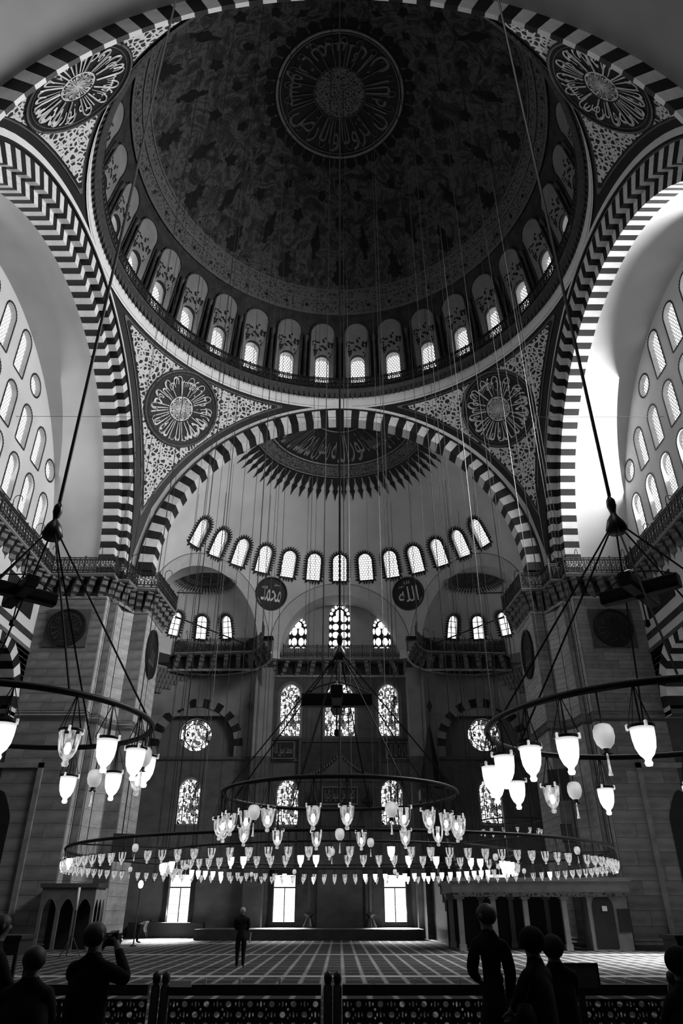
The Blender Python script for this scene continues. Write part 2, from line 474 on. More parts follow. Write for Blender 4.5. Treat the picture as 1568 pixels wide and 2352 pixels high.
def window(M, loop, key, pane, label, depth=.35, lat=None, border=None, cat='window', group=None, rmat=None, bmap=None):
    """M: local x right, z up, y outwards through the wall"""
    if key not in _WM:
        d = {}
        d['r'] = reveal(loop, 0, depth).mesh('window_reveal', rmat or REVEAL)
        d['p'] = G().flat(loop, depth-.02).mesh('window_pane', pane)
        if lat:
            lg, lm = lat(loop); d['l'] = lg.mapped(lambda x, y, z: (x, y+depth-.05, z)).mesh('window_tracery', lm)
        if border:
            b_ = border(loop)
            if bmap: Mi = M.inverted(); b_.mapped(lambda x, y, z: Mi @ Vector(bmap(x, y, z)))
            d['b'] = b_.mesh('painted_border', BLACK)
        _WM[key] = d
    d = _WM[key]
    o = struct(nm('window'), d['r'], label, cat, group, M)
    ob('pane', d['p'], o)
    if 'l' in d: ob('tracery', d['l'], o)
    if 'b' in d: ob('painted_border', d['b'], o)
    return o
hexl = lambda c, b: (lambda loop: (hexes(loop, c, b), LATT))
spk = lambda b, s, st: (lambda loop: spikes(loop, b, s, st))
def grid_bars(nx, nz, bar, mat):
    def fn(loop):
        g = G(); xs = [p[0] for p in loop]; zs = [p[1] for p in loop]; x0, x1, z0, z1 = min(xs), max(xs), min(zs), max(zs)
        for i in range(1, nx):
            x = x0+(x1-x0)*i/nx; g.box(x-bar/2, x+bar/2, -.03, 0, z0, z1)
        for i in range(1, nz):
            z = z0+(z1-z0)*i/nz; g.box(x0, x1, -.03, 0, z-bar/2, z+bar/2)
        return g, mat
    return fn

# ---- voussoir arches
def arch(name, label, c, rotz, prof, n, span, mats, group=None, r_skip=None):
    """pieces share two meshes; each is turned about the arch axis. prof: (radius, depth) outline"""
    root = tag(empty(name, c, Matrix.Translation(c) @ Matrix.Rotation(rotz, 4, 'Z')), label, 'arch', group, 'structure')
    h = span/n/2; ms = []
    for k, m in enumerate(mats):
        hh = h*.992; g = G(); P = len(prof)
        vs = []
        for a in (-hh, hh):
            for r, d in prof: vs.append((r*math.sin(a), d, r*math.cos(a)))
        g.add(vs, [tuple(range(P)), tuple(range(P, 2*P))[::-1]] + [(i, i+P, (i+1) % P+P, (i+1) % P) for i in range(P)])
        ms.append(g.mesh('voussoir', m))
    for i in range(n):
        a = -span/2 + span*(i+.5)/n
        if r_skip and r_skip(a): continue
        ob('voussoir', ms[i % 2], root, Matrix.Rotation(a, 4, 'Y'))
    return root
LD = [VOU_L, VOU_D]
arch('trim_far_arch', 'far great arch of alternating black and white voussoirs framing the semi-dome', (0, YF, 19.6), 0,
     [(12.4, 0), (11.5, 0), (11.5, .95), (12.4, .95)], 69, PI, [VOU_D, VOU_L])
arch('trim_near_arch', 'nearest great arch of striped voussoirs cut by the top of the picture', (0, YN, 19.5), 0,
     [(12.3, 0), (11.35, 0), (11.35, .15), (12.3, .15)], 69, PI, [VOU_D, VOU_L])
for s, nmx in ((-1, 'left'), (1, 'right')):
    arch('trim_%s_arch' % nmx, 'stepped great arch with striped voussoirs on the %s flank of the hall' % nmx, (s*12.95, YD, 18.7), -s*PI/2,
         [(12.85, 0), (12.05, 0), (12.05, .45), (11.45, .45), (11.45, 1.35), (12.85, 1.35)], 89, PI, [VOU_D, VOU_L])

# white bands between the striped arches and the pendentives
def band_mesh(r0, r1, y0, mat, rz, c, name, label):
    g = G()
    g.grid(lambda u, v: ((r0+(r1-r0)*v)*math.sin(-PI/2+PI*u), y0, (r0+(r1-r0)*v)*math.cos(-PI/2+PI*u)), 72, 1)
    return g
for (nmx, c, rz, r0) in (('far', (0, YF-.02, 19.45), 0, 12.40), ('left', (-12.93, YD, 18.95), PI/2, 12.72), ('right', (12.93, YD, 18.95), -PI/2, 12.72)):
    g = band_mesh(r0+.12, 13.25, 0, None, rz, c, '', '')
    o = struct('trim_%s_band' % nmx, g.mesh('plaster_band', PLASTER_W), 'pale plaster band curving round the %s striped arch' % nmx, 'moulding', M=Matrix.Translation(c) @ Matrix.Rotation(rz, 4, 'Z'))
    g = G(); g.tube([(r*math.sin(a), -.02, r*math.cos(a)) for r in (r0+.07,) for a in [-PI/2+PI*i/72 for i in range(73)]], .07, 5)
    ob('black_line', g.mesh('black_line', BLACK), o)

# ---- pendentives
def pendentive(az0, label):
    def bounds(az, d):
        q = max(abs(math.sin(rad(az))), abs(math.cos(rad(az))))
        return math.degrees(math.acos(min(1, (RR-d)/PR/q))), 45.0
    def sheet(R, d, top):
        N = 72; g = G(); rows = []; K = 24
        for i in range(N+1):
            t = i/N; az = az0-45 + 90*(.5-.5*math.cos(PI*t))
            lo, hi = bounds(az, d); hi -= top
            if lo >= hi: continue
            rows.append([sph(PC, R, az, lo+(hi-lo)*j/K) for j in range(K+1)])
        vs = [p for r in rows for p in r]
        return g.add(vs, [(i*(K+1)+j, (i+1)*(K+1)+j, (i+1)*(K+1)+j+1, i*(K+1)+j+1) for i in range(len(rows)-1) for j in range(K)])
    o = struct(nm('wall_pendentive'), sheet(PR, 0, 0).mesh('pendentive', BLACK, True), label, 'pendentive')
    ob('floral_panel', sheet(PR-.12, .42, 1.5).mesh('floral_panel', FLORAL, True), o)
    ob('border_line', sheet(PR-.05, .30, 1.05).mesh('border_line', GILT_D, True), o)
    ob('border_ground', sheet(PR-.085, .36, 1.25).mesh('border_ground', BLACK, True), o)
    return o
for az0, wh in ((-45, 'far left'), (45, 'far right'), (-135, 'near left'), (135, 'near right')):
    pendentive(az0, '%s curved pendentive painted with pale arabesques on black' % wh)

def roundel(az0, el0, label, txt):
    """big calligraphic disc on a pendentive"""
    R0 = 2.55; mp = sph_map(PC, PR-.17, az0, el0)
    M = None
    def disc(r, y, n=48, r0=0.0):
        g = G(); rs = [r0+(r-r0)*k/4 for k in range(5)]
        g.grid(lambda u, v: (rs[int(round(v*4))]*math.cos(2*PI*u), y, rs[int(round(v*4))]*math.sin(2*PI*u)), n, 4)
        return g
    o = tag(ob('calligraphy_roundel', disc(R0, 0).mapped(mp).mesh('roundel_ground', BLACK, True)), label, 'roundel', 'pendentive roundels')
    g = G(); g.ring((0, -.03, 0), R0-.1, .05, 'y', 56, 5); g.ring((0, -.03, 0), R0-.32, .02, 'y', 56, 4)
    ob('rim', g.mapped(mp).mesh('rim', GILT_D), o)
    ob('centre_disc', disc(.80, -.03, 32).mapped(mp).mesh('centre_disc', GILT), o)
    g = G()
    for k in range(8):
        a = 2*PI*k/8
        text_ring(g, 'الله', .12, .74, a-.36, a+.36, -.05)
    ob('centre_lettering', g.mapped(mp).mesh('centre_lettering', BLACK), o)
    g = G(); N = len(txt)
    for k in range(N): text_ring(g, txt[k], .88, 2.12, 2*PI*(k+.04)/N, 2*PI*(k+.96)/N, -.05)
    K = 14
    for k in range(K):      # long stems and the loops that round them off
        a = 2*PI*(k+.5)/K
        d = Vector((math.cos(a), 0, math.sin(a))); t = Vector((-math.sin(a), 0, math.cos(a)))
        pts = [d*.86, d*1.75]
        for q in range(9):
            b = PI*q/8
            pts.append(d*(1.80+.30*math.sin(b)) + t*(.17-.17*math.cos(b))*1.15)
        pts.append(pts[-1]-d*.22)
        g.tube([p + Vector((0,-.05,0)) for p in pts], .036, 4)
    ob('lettering', g.mapped(mp).mesh('lettering', GILT), o)
    return o
TX = ['الله نور', 'السموات', 'والارض', 'مثل نوره'] if False else ['الله نور', 'السموات', 'والارض', 'لا اله', 'الا الله', 'محمد']
roundel(-45, 36.2, 'calligraphy roundel on the far left pendentive beside the far striped arch', TX)
roundel(45, 36.2, 'calligraphy roundel on the far right pendentive beside the far striped arch', TX)
roundel(-134, 36.8, 'calligraphy roundel on the near left pendentive, partly hidden by stripes at the top', TX)
roundel(134, 36.8, 'calligraphy roundel on the near right pendentive, partly hidden by stripes at the top', TX)

# ---- dome ring: white band, scalloped cornice, balustrade
g = G(); g.lathe([(RR+.05, ZR-.15), (RR, ZR+.05), (RR-.02, ZR+.75)], 128, (0, YD, 0))
o = struct('trim_dome_ring', g.mesh('dome_ring', PLASTER_W, True), 'pale plaster ring under the dome gallery', 'moulding')
g = G(); g.lathe([(RR-.02, ZR+.70), (RR-.12, ZR+.78), (RR-.18, ZR+1.0), (RR-.45, ZR+1.12), (RR-.45, ZR+1.22), (RR+.6, ZR+1.22)], 128, (0, YD, 0))
ob('cornice', g.mesh('cornice', plain('cornice_stone', .06, .7, .3, 4), False), o)
sg = G(); sg.prism([(-.15, 0), (-.15, -.22), (-.10, -.30), (-.06, -.36), (0, -.56), (.06, -.36), (.10, -.30), (.15, -.22), (.15, 0)], 0, .05)
sm = sg.mesh('cornice_scallop', plain('scallop_grey', .05, .7, .3, 5))
for i in range(222):
    a = 2*PI*(i+.5)/222
    if abs(a-PI) < rad(28): continue
    p = (RR-.20, 0)
    M = Matrix.Translation((0, YD, ZR+1.02)) @ Matrix.Rotation(-a, 4, 'Z') @ Matrix.Translation((0, RR-.22, 0))
    ob('cornice_scallop', sm, o, M)

def railing_mesh(bar=.018):
    g = G()
    for z in (0.03, .16, .86, .97): g.box(0, 1, -bar, bar, z-bar, z+bar)
    for k in range(3):
        x = (k+.5)/3
        g.ring((x, 0, .51), .10, bar, 'y', 8, 4)
        for sx in (-1, 1):
            for sz in (-1, 1): g.ring((x+sx*.085, 0, .51+sz*.22), .07, bar*.8, 'y', 7, 4)
        g.box(k/3-bar, k/3+bar, -bar, bar, 0, 1)
        g.box(x-bar*.7, x+bar*.7, -bar*.7, bar*.7, .61, .86); g.box(x-bar*.7, x+bar*.7, -bar*.7, bar*.7, .16, .41)
    return g
RAILM = railing_mesh().mesh('railing_panel', IRON)
RAILT = railing_mesh(.026).mesh('railing_panel', IRON)
POSTM = G().box(-.035, .035, -.035, .035, 0, 1.08).mesh('railing_post', IRON)
hk = G(); hk.tube([(0,0,1.0),(0,0,1.35)] + [(.0, -.22+.22*math.cos(PI*i/6*1.1), 1.35+.25*math.sin(PI*i/6*1.1)) for i in range(1,7)], .022, 5)
HOOKM = hk.mesh('lamp_hook', IRON)
def railing(path, z, label, plen=1.0, group='iron gallery railings', rm=None, hook=0):
    p0 = path[0]
    root = tag(empty('gallery_railing', (p0[0], p0[1], z)), label, 'railing', group)
    k = 0
    for a, b in zip(path, path[1:]):
        L = math.hypot(b[0]-a[0], b[1]-a[1]); n = max(1, round(L/plen)); ang = math.atan2(b[1]-a[1], b[0]-a[0])
        for i in range(n):
            x = a[0]+(b[0]-a[0])*i/n-p0[0]; y = a[1]+(b[1]-a[1])*i/n-p0[1]
            M = Matrix.Translation((x, y, 0)) @ Matrix.Rotation(ang, 4, 'Z')
            ob('railing_panel', rm or RAILM, root, M @ Matrix.Diagonal((L/n, 1, 1, 1)))
            ob('post', POSTM, root, M)
            k += 1
            if hook and k % hook == 0: ob('lamp_hook', HOOKM, root, M)
    return root
ringpath = [(12.55*math.sin(rad(a)), YD+12.55*math.cos(rad(a))) for a in [-152+304*i/72 for i in range(73)]]
railing(ringpath, ZR+1.22, 'iron railing running round the foot of the main dome', 3, rm=RAILT)

# ---- dome
DOME_OUT = []
nb = 32
wl = arch_loop(1.02, 2.35, 12)
cell = math.degrees(1/DR)
holes = []
AZS = [(-90+11.25*(k+.5)-45) for k in range(nb)]
dw = [-180+11.25*(k+.5) for k in range(nb)]
WEL = 1.6
for az in dw:
    if abs(az) > 135: continue
    holes.append([(az+math.degrees(x/DR/math.cos(rad(WEL+math.degrees(z/DR)))), WEL+math.degrees(z/DR)) for x, z in wl])
g = G()
surf(g, [(-136, -3), (136, -3), (136, 27), (-136, 27)], holes, 2.2, lambda u, v: sph(DC, DR, u, v))
g.grid(lambda u, v: sph(DC, DR, 136+88*u, -3+30*v), 40, 8)
dome = struct('ceiling_dome', g.mesh('drum_wall', DRUM_D, True), 'dark drum of the main dome pierced by a ring of arched windows', 'dome')
g = G(); g.grid(lambda u, v: sph(DC, DR, 360*u, 26+64*v), 128, 40)
ob('painted_vault', g.mesh('painted_vault', DOME_P, True), dome)
for i, (e0, e1, dd, mt) in enumerate(((26.2, 30.0, .06, DOME_BAND), (30.0, 30.7, .12, GILT_D), (30.7, 33.2, .05, DOME_BAND), (33.2, 33.7, .10, GILT_D), (25.4, 26.2, .14, GILT_D))):
    g = G(); g.grid(lambda u, v: sph(DC, DR-dd, 360*u, e0+(e1-e0)*v), 128, 3)
    ob('ornament_band', g.mesh('ornament_band', mt, True), dome)
# painted motifs on the vault
def blob(g, mp, cx, cz, sx, sz, seed, lobes=7, amp=.18, n=22):
    rnd = random.Random(seed); ph = rnd.random()*6
    P = []
    for i in range(n):
        a = 2*PI*i/n; r = 1 + amp*math.cos(lobes*a+ph)
        P.append((cx+sx*r*math.cos(a), cz+sz*r*math.sin(a)))
    s0 = G().flat(P, -.03); s0.mapped(mp); g.add(s0.v, s0.f)
mot = G(); pale = G()
for k in range(16):
    az = 22.5*k + 11.25
    for el, sx, sz, lb in ((47, .32, .75, 4), (43.2, .16, .22, 3), (51, .14, .32, 3), (61, .26, .36, 5)):
        blob(mot, sph_map(DC, DR, az, el), 0, 0, sx, sz, 1, lb, .16)
    for el, sx, sz, lb in ((37.2, .55, .48, 6), (40.5, .28, .6, 5), (54, .36, .42, 5), (65.5, .30, .22, 4)):
        blob(mot, sph_map(DC, DR, az+11.25, el), 0, 0, sx, sz, 2, lb, .22)
    for el in (36.5, 45.5, 56.5):
        for dx in (-1, 1):
            mpp = sph_map(DC, DR-.03, az+dx*(4.6 if el < 50 else 6), el); t = G()
            t.ring((0, 0, 0), .42 if el < 50 else .3, .035, 'y', 12, 4, 0, 4.6); t.ring((dx*.25, 0, -.3), .22, .03, 'y', 9, 4, 1, 5.6)
            t.mapped(mpp); pale.add(t.v, t.f)
for k in range(48):
    blob(mot, sph_map(DC, DR-.01, 7.5*k, 35.2), 0, 0, .10, .10, 3, 4, .1, 10)
    blob(mot, sph_map(DC, DR-.04, 7.5*k+3, 28.2), 0, 0, .13, .13, 3, 4, .1, 10)
ob('painted_cartouches', mot.mesh('painted_cartouches', DOME_DARK), dome)
ob('painted_scrolls', pale.mesh('painted_scrolls', plain('dome_pale_scroll', .085, .85, .2, 3)), dome)
# central medallion of the dome
mp = sph_map(DC, DR-.05, 0, 90)
def discmap(mp, r0, r1, y, n=64, k=6):
    g = G(); g.grid(lambda u, v: (( r0+(r1-r0)*v)*math.cos(2*PI*u), y, (r0+(r1-r0)*v)*math.sin(2*PI*u)), n, k); return g.mapped(mp)
med = tag(ob('dome_medallion', discmap(mp, 0, 4.15, 0, 72, 8).mesh('medallion_ground', BLACK, True)), 'huge round calligraphic medallion at the crown of the main dome', 'medallion')
g = G()
for k in range(36):
    a = 2*PI*k/36
    P = [(4.2, -.085), (4.45, -.06), (4.5, -.075), (4.75, -.075), (5.0, 0), (4.75, .075), (4.5, .075), (4.45, .06), (4.2, .085)]
    t = G().flat([(r*math.cos(a+b), r*math.sin(a+b)) for r, b in P], 0); t.mapped(mp); g.add(t.v, t.f)
ob('crenellated_border', g.mesh('crenellated_border', DOME_DARK), med)
g = G(); g.ring((0, -.05, 0), 4.12, .09, 'y', 90, 6); g.ring((0, -.05, 0), 3.9, .03, 'y', 90, 4)
ob('rim', g.mapped(mp).mesh('rim', plain('medallion_rim', .22, .35, .2, 3, .5)), med)
g = G(); g.ring((0, -.05, 0), 1.68, .03, 'y', 60, 4)
T2 = ['ان الله', 'يمسك', 'السموات', 'والارض', 'ان تزولا'] ; n2 = len(T2)
for k in range(n2): text_ring(g, T2[k], 1.75, 3.8, 2*PI*(k+.03)/n2-.3, 2*PI*(k+.97)/n2-.3, -.06)
for k in range(22):
    a = 2*PI*k/22
    t = [Vector((1.72*math.cos(a), -.06, 1.72*math.sin(a))), Vector((3.3*math.cos(a), -.06, 3.3*math.sin(a)))]
    for q in range(7):
        b = PI*q/6; rr_ = 3.35+.32*math.sin(b); aa = a + .06*(1-math.cos(b))
        t.append(Vector((rr_*math.cos(aa), -.06, rr_*math.sin(aa))))
    g.tube(t, .035, 4)
ob('lettering', g.mapped(mp).mesh('lettering', plain('medallion_lettering', .13, .4, .2, 3, .4)), med)
ob('centre_disc', discmap(mp, 0, 1.6, -.04, 40, 3).mesh('centre_disc', FLORAL_S, True), med)
# drum bays: niche panel, arch moulding, floral spray, column
bay = G()
P = arch_loop(1.95, 4.35, 14); Q = arch_loop(1.10, 2.42, 14, 0, .38)
pan = G().flat(P, -.03)
NP = arch_loop(1.95, 4.35, 14)
def spray(seed):
    g = G(); rnd = random.Random(5)
    for i in range(64):
        a = PI*(.02+.96*rnd.random()); r = .62 + .75*rnd.random()*(.5+.85*math.sin(a))
        x, z = r*.86*math.cos(a), 2.15+r*.98*math.sin(a)
        q = rnd.random()*3
        g.flat([(x+.10*math.cos(q+2*PI*j/5)*(1 if j % 2 else .7), z+.10*math.sin(q+2*PI*j/5)) for j in range(5)], -.05)
    for sx in (-1, 1):
        for i in range(9):
            z = .25+i*.21; x = sx*(.66+.05*math.sin(i*2.2))
            g.flat([(x+.085*math.cos(2*PI*j/5+i), z+.11*math.sin(2*PI*j/5+i)) for j in range(5)], -.05)
    return g
SPRAY = spray(0)
for az in dw:
    if abs(az) > 130: continue
    k = int(abs(az)/11.25)
    mp = sph_map(DC, DR-.02, az, WEL)
    # grey niche plaster round the window
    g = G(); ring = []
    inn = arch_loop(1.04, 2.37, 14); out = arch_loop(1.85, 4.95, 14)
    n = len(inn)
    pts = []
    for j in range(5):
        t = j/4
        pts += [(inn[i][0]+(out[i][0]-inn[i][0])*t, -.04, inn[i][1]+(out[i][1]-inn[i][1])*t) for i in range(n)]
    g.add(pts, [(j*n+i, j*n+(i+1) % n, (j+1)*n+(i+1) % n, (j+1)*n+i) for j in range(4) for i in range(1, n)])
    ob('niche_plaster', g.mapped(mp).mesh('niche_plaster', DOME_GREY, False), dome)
    g = G(); g.tube([(x*1.02, -.06, z) for x, z in out[1:]] + [(out[0][0]*1.02, -.06, out[0][1])], .07, 5)
    ob('niche_moulding', g.mapped(mp).mesh('niche_moulding', DRUM_D), dome)
    g = G(); g.add(SPRAY.v, SPRAY.f); ob('painted_spray', g.mapped(mp).mesh('painted_spray', DOME_DARK), dome)
    mp2 = sph_map(DC, DR-.12, az+5.625, WEL)
    g = G(); g.lathe([(.16, -.2), (.16, .0), (.12, .08), (.12, 3.3), (.17, 3.4), (.22, 3.75)], 8)
    ob('engaged_column', g.mapped(mp2).mesh('engaged_column', MARBLE_D, True), dome)
    side = 'left' if az < 0 else 'right'
    window(frame_M(DC, DR-.01, az, WEL), wl, 'drum', GL_DRUM,
           'arched dome window, %s to the %s of the central hanging chain' % (ORD[k], side), .42, hexl(.19, .05), None, group='dome windows')

# ================================================================== FLANKS: soffits, tympanum walls
TYW = arch_loop(1.12, 2.75, 12)
TYM = arch_loop(1.12, 2.45, 12)
for s, side in ((-1, 'left'), (1, 'right')):
    # plain vault behind the stepped arch
    g = G(); g.grid(lambda u, v: (s*(14.25+(XT+.05-14.25)*v), YD+11.62*math.sin(-PI/2+PI*u), 18.7+11.62*math.cos(-PI/2+PI*u)), 64, 4)
    struct('ceiling_%s_vault' % side, g.mesh('barrel_vault', PLASTER, True), 'smooth plain barrel soffit behind the %s stepped arch' % side, 'vault')
    gl = GL_LEFT if s < 0 else GL_RIGHT
    wins = []
    for k in range(-5, 5):
        y = 1.05+2.1*k
        q = k if k >= 0 else -k-1
        if q <= 1: wins.append((y, 26.85, TYW, 'tall'))
        if q <= 3: wins.append((y, 23.6, TYM, 'mid'))
        wins.append((y, 20.4, TYM, 'mid'))
        if q == 2: wins.append((y*1.0, 27.0, circ(0, .62, .62), 'oculus'))
        if q == 4: wins.append((y*.985, 23.85, circ(0, .62, .62), 'oculus'))
    # local x of the wall: seen from the hall, right is +Y on the left wall and -Y on the right one
    M = Matrix(((0, s, 0, s*XT), (-s, 0, 0, YD), (0, 0, 1, 0), (0, 0, 0, 1)))
    holes = [[(x-s*y, z+z0) for x, z in lp] for y, z0, lp, kk in wins]
    out = [(11.75*math.cos(a), 18.7+11.75*math.sin(a)) for a in [PI*i/40 for i in range(41)]] + [(-11.75, 18.0), (11.75, 18.0)]
    g = G(); surf(g, out, holes, 1.2, lambda u, v: M @ Vector((u, 0, v)))
    struct('wall_tympanum_%s' % side, g.mesh('tympanum', PLASTER), 'pale window-filled wall closing the %s great arch' % side, 'wall')
    for y, z0, lp, kk in wins:
        row = {26.85: 'top', 23.6: 'middle', 20.4: 'bottom', 27.0: 'top', 23.85: 'middle'}[z0]
        n_ = sorted([q[0] for q in wins if abs(q[1]-z0) < .4], reverse=True)
        k_ = n_.index(y)
        lab = '%s window in the %s row of the %s tympanum, %s from its far end' % ('round' if kk == 'oculus' else 'arched', row, side, ORD[k_])
        window(M @ Matrix.Translation((-s*y, 0, z0)), lp, kk+side, gl, lab, .30, hexl(.19, .05), spk(.07, .06, .085), group='%s tympanum windows' % side)

# ================================================================== FAR SEMI-DOME
def spcirc(az0, rho, n=40, a0=0, a1=PI):
    L = []
    for i in range(n+1):
        f = a0+(a1-a0)*i/n
        L.append((az0+math.degrees(math.atan2(math.sin(rho)*math.cos(f), math.cos(rho))), math.degrees(math.asin(math.sin(rho)*math.sin(f)))))
    return L
EXA, EXR, NIR = 49.5, rad(21.3), rad(20.3)
ops = [spcirc(-EXA, EXR, 40), spcirc(EXA, EXR, 40), spcirc(0, NIR, 40)]
ops = [[(u, v-.001 if v < .01 else v) for u, v in L] + [(L[-1][0], -3), (L[0][0], -3)] for L in ops]
SWL = arch_loop(1.05, 2.05, 12)
SEL = 25.2
swaz = [-62+124*k/12 for k in range(13)]
def to_azel(lp, az, el, R): return [(az+math.degrees(x/R/math.cos(rad(el+math.degrees(z/R)))), el+math.degrees(z/R)) for x, z in lp]
holes = ops + [to_azel(SWL, a, SEL, SR) for a in swaz]
g = G()
surf(g, [(-90, -3), (90, -3), (90, 70), (-90, 70)], holes, 3.0, lambda u, v: sph(SC_, SR, u, v))
g.grid(lambda u, v: sph(SC_, SR, -90+180*u, 70+20*v), 60, 6)
semi = struct('ceiling_semidome', g.mesh('semidome', PLASTER_SEMI, True), 'pale plastered semi-dome behind the far striped arch with thirteen windows', 'semi-dome')
for k, a in enumerate(swaz):
    side = 'left' if k < 6 else 'right'
    lab = 'honeycomb window at the centre of the semi-dome row, behind the hanging chain' if k == 6 else 'honeycomb window in the semi-dome row, %s %s of the central one' % (ORD[abs(k-6)-1], side)
    window(frame_M(SC_, SR-.01, a, SEL), SWL, 'semi', GL_SEMI, lab, .30, hexl(.21, .045), spk(.13, .26, .19), group='semi-dome windows', bmap=sph_map(SC_, SR-.03, a, SEL))
# arch rims round the three openings
RIMM = plain('rim_plaster', .40, .8, .1, 2)
for az0, rho in ((-EXA, EXR), (EXA, EXR), (0, NIR)):
    L0 = spcirc(az0, rho, 40); L1 = spcirc(az0, rho+rad(4.0), 40)
    g = G(); m = len(L0)
    g.add([sph(SC_, SR-.03, u, v) for u, v in L0]+[sph(SC_, SR-.03, u, v) for u, v in L1], [(i, i+1, i+1+m, i+m) for i in range(m-1)])
    ob('arch_rim', g.mesh('arch_rim', RIMM, True), semi)
    g = G(); g.tube([sph(SC_, SR-.03, u, v) for u, v in L1], .03, 4)
    ob('arch_line', g.mesh('arch_line', STONE), semi)
# half medallion at the semi-dome crown
mp = sph_map(SC_, SR-.05, 0, 90)
def half_medal(mp, Rm, r_spk, nsp, name, label, group=None, lm=GILT_D, a0=-PI, a1=0, nt=5):
    def hd(r0, r1, y, n=48, k=5):
        g = G(); g.grid(lambda u, v: ((r0+(r1-r0)*v)*math.cos(a0+(a1-a0)*u), y, (r0+(r1-r0)*v)*math.sin(a0+(a1-a0)*u)), n, k); return g.mapped(mp)
    o = tag(ob(name, hd(0, Rm, 0).mesh('medallion_ground', BLACK, True)), label, 'medallion', group)
    g = G()
    for k in range(nsp):
        a = a0+(a1-a0)*(k+.5)/nsp; wd = (a1-a0)/nsp
        P = [(Rm, -.42), (Rm*1.06, -.42), (Rm+(r_spk-Rm)*.45, -.2), (Rm+(r_spk-Rm)*.55, -.34), (Rm+(r_spk-Rm)*.72, -.14), (r_spk, 0), (Rm+(r_spk-Rm)*.72, .14), (Rm+(r_spk-Rm)*.55, .34), (Rm+(r_spk-Rm)*.45, .2), (Rm*1.06, .42), (Rm, .42)]
        t = G().flat([(r*math.cos(a+b*wd), r*math.sin(a+b*wd)) for r, b in P], -.01); t.mapped(mp); g.add(t.v, t.f)
    ob('leaf_fringe', g.mesh('leaf_fringe', BLACK), o)
    g = G(); g.ring((0, -.04, 0), Rm*.97, Rm*.008, 'y', 48, 4, a0, a1); g.ring((0, -.04, 0), Rm*.80, Rm*.012, 'y', 48, 4, a0, a1); g.ring((0, -.04, 0), Rm*.30, Rm*.01, 'y', 32, 4, a0, a1)
    ob('rim', g.mapped(mp).mesh('rim', GILT_D), o)
    ob('outer_weave', hd(Rm*.82, Rm*.955, -.02).mesh('outer_weave', FLORAL_DIM, True), o)
    g = G(); TT = ['لا اله', 'الا الله', 'محمد', 'رسول', 'الله', 'نور', 'السموات', 'والارض']
    for k in range(nt): text_ring(g, TT[k % 8], Rm*.34, Rm*.76, a0+(a1-a0)*(k+.05)/nt, a0+(a1-a0)*(k+.95)/nt, -.05)
    ob('lettering', g.mapped(mp).mesh('lettering', lm), o)
    return o
half_medal(mp, 6.35, 8.25, 34, 'semidome_medallion', 'large calligraphic medallion with leafy fringe on the semi-dome above its window row', lm=plain('semi_lettering', .16, .5, .2, 3), nt=9)
# two round name panels between the arches
def name_roundel(az, el, word, label, rowsmall):
    M = frame_M(SC_, SR-.06, az, el)
    g = G(); g.lathe([(0, 0), (1.16, 0), (1.16, -.05), (1.24, -.09), (1.30, -.05), (1.30, .06)], 40)
    o = tag(ob('name_roundel', g.mapped(lambda x, y, z: (x, z, y)).mesh('roundel_disc', BLACK, False), None, M), label, 'roundel', 'name roundels of the apse')
    g = G(); g.ring((0, -.09, 0), 1.24, .02, 'y', 48, 4); ob('rim', g.mesh('rim', GILT_D), o)
    g = G(); text_flat(g, word, -.80, .80, -.62, .55, -.02)
    for i, (t, x, z) in enumerate(rowsmall): text_flat(g, t, x-.22, x+.22, z, z+.22, -.02)
    ob('lettering', g.mesh('lettering', GILT), o)
name_roundel(-25.5, 18.7, 'محمد', 'black roundel lettered Muhammad in Arabic, between the left and central apse arches', [('رسول', .35, .62), ('الله', -.6, .3)])
name_roundel(25.5, 18.7, 'الله', 'black roundel lettered Allah in Arabic, between the central and right apse arches', [('نور', -.5, .5), ('الا', 0, .75)])

# ---- exedra conches
CWL = arch_loop(.78, 1.75, 12)
for s, side in ((-1, 'left'), (1, 'right')):
    az0 = s*EXA
    D = Vector(sph((0,0,0), 1, az0, 0)); rr = SR*math.sin(EXR)
    Ec = Vector(SC_) + D*(SR*math.cos(EXR)+.95); Ec = (Ec.x, Ec.y, Ec.z)
    T_ = Vector((D.y, -D.x, 0))
    g = G()
    L0 = spcirc(az0, EXR, 40)
    g.add([sph(SC_, SR-.02, u, v) for u, v in L0] + [Vector(Ec)+T_*(rr*math.cos(PI*i/40))+Vector((0,0,rr*math.sin(PI*i/40))) for i in range(41)], [(i, i+1, i+42, i+41) for i in range(40)])
    cw = [az0-s*65.5+s*27*k for k in range(5)]
    hol = [to_azel(CWL, a, 14.5, rr) for a in cw]
    surf(g, [(az0-90, -4), (az0+90, -4), (az0+90, 80), (az0-90, 80)], hol, 6.0, lambda u, v: sph(Ec, rr, u, v))
    g.grid(lambda u, v: sph(Ec, rr, az0-90+180*u, 80+10*v), 30, 3)
    struct('ceiling_%s_conch' % side, g.mesh('conch', PLASTER_SEMI, True), 'small %s conch opening off the semi-dome beside the pier' % side, 'conch')
    for k, a in enumerate(cw):
        window(frame_M(Ec, rr-.01, a, 14.5), CWL, 'conch', GL_SEMI, 'small arched window in the %s conch, %s from the pier' % (side, ORD[4-k]), .25,
               grid_bars(2, 4, .05, LATT_D), spk(.09, .26, .17), group='conch windows', bmap=sph_map(Ec, rr-.03, a, 14.5))
    half_medal(sph_map(Ec, rr-.04, az0, 90), rr*.36, rr*.56, 30, 'conch_medallion', 'dark fringed medallion at the crown of the %s conch' % side, 'conch medallions',
               a0=-PI-s*rad(EXA)-0.0, a1=0-s*rad(EXA)*1.0, nt=6)

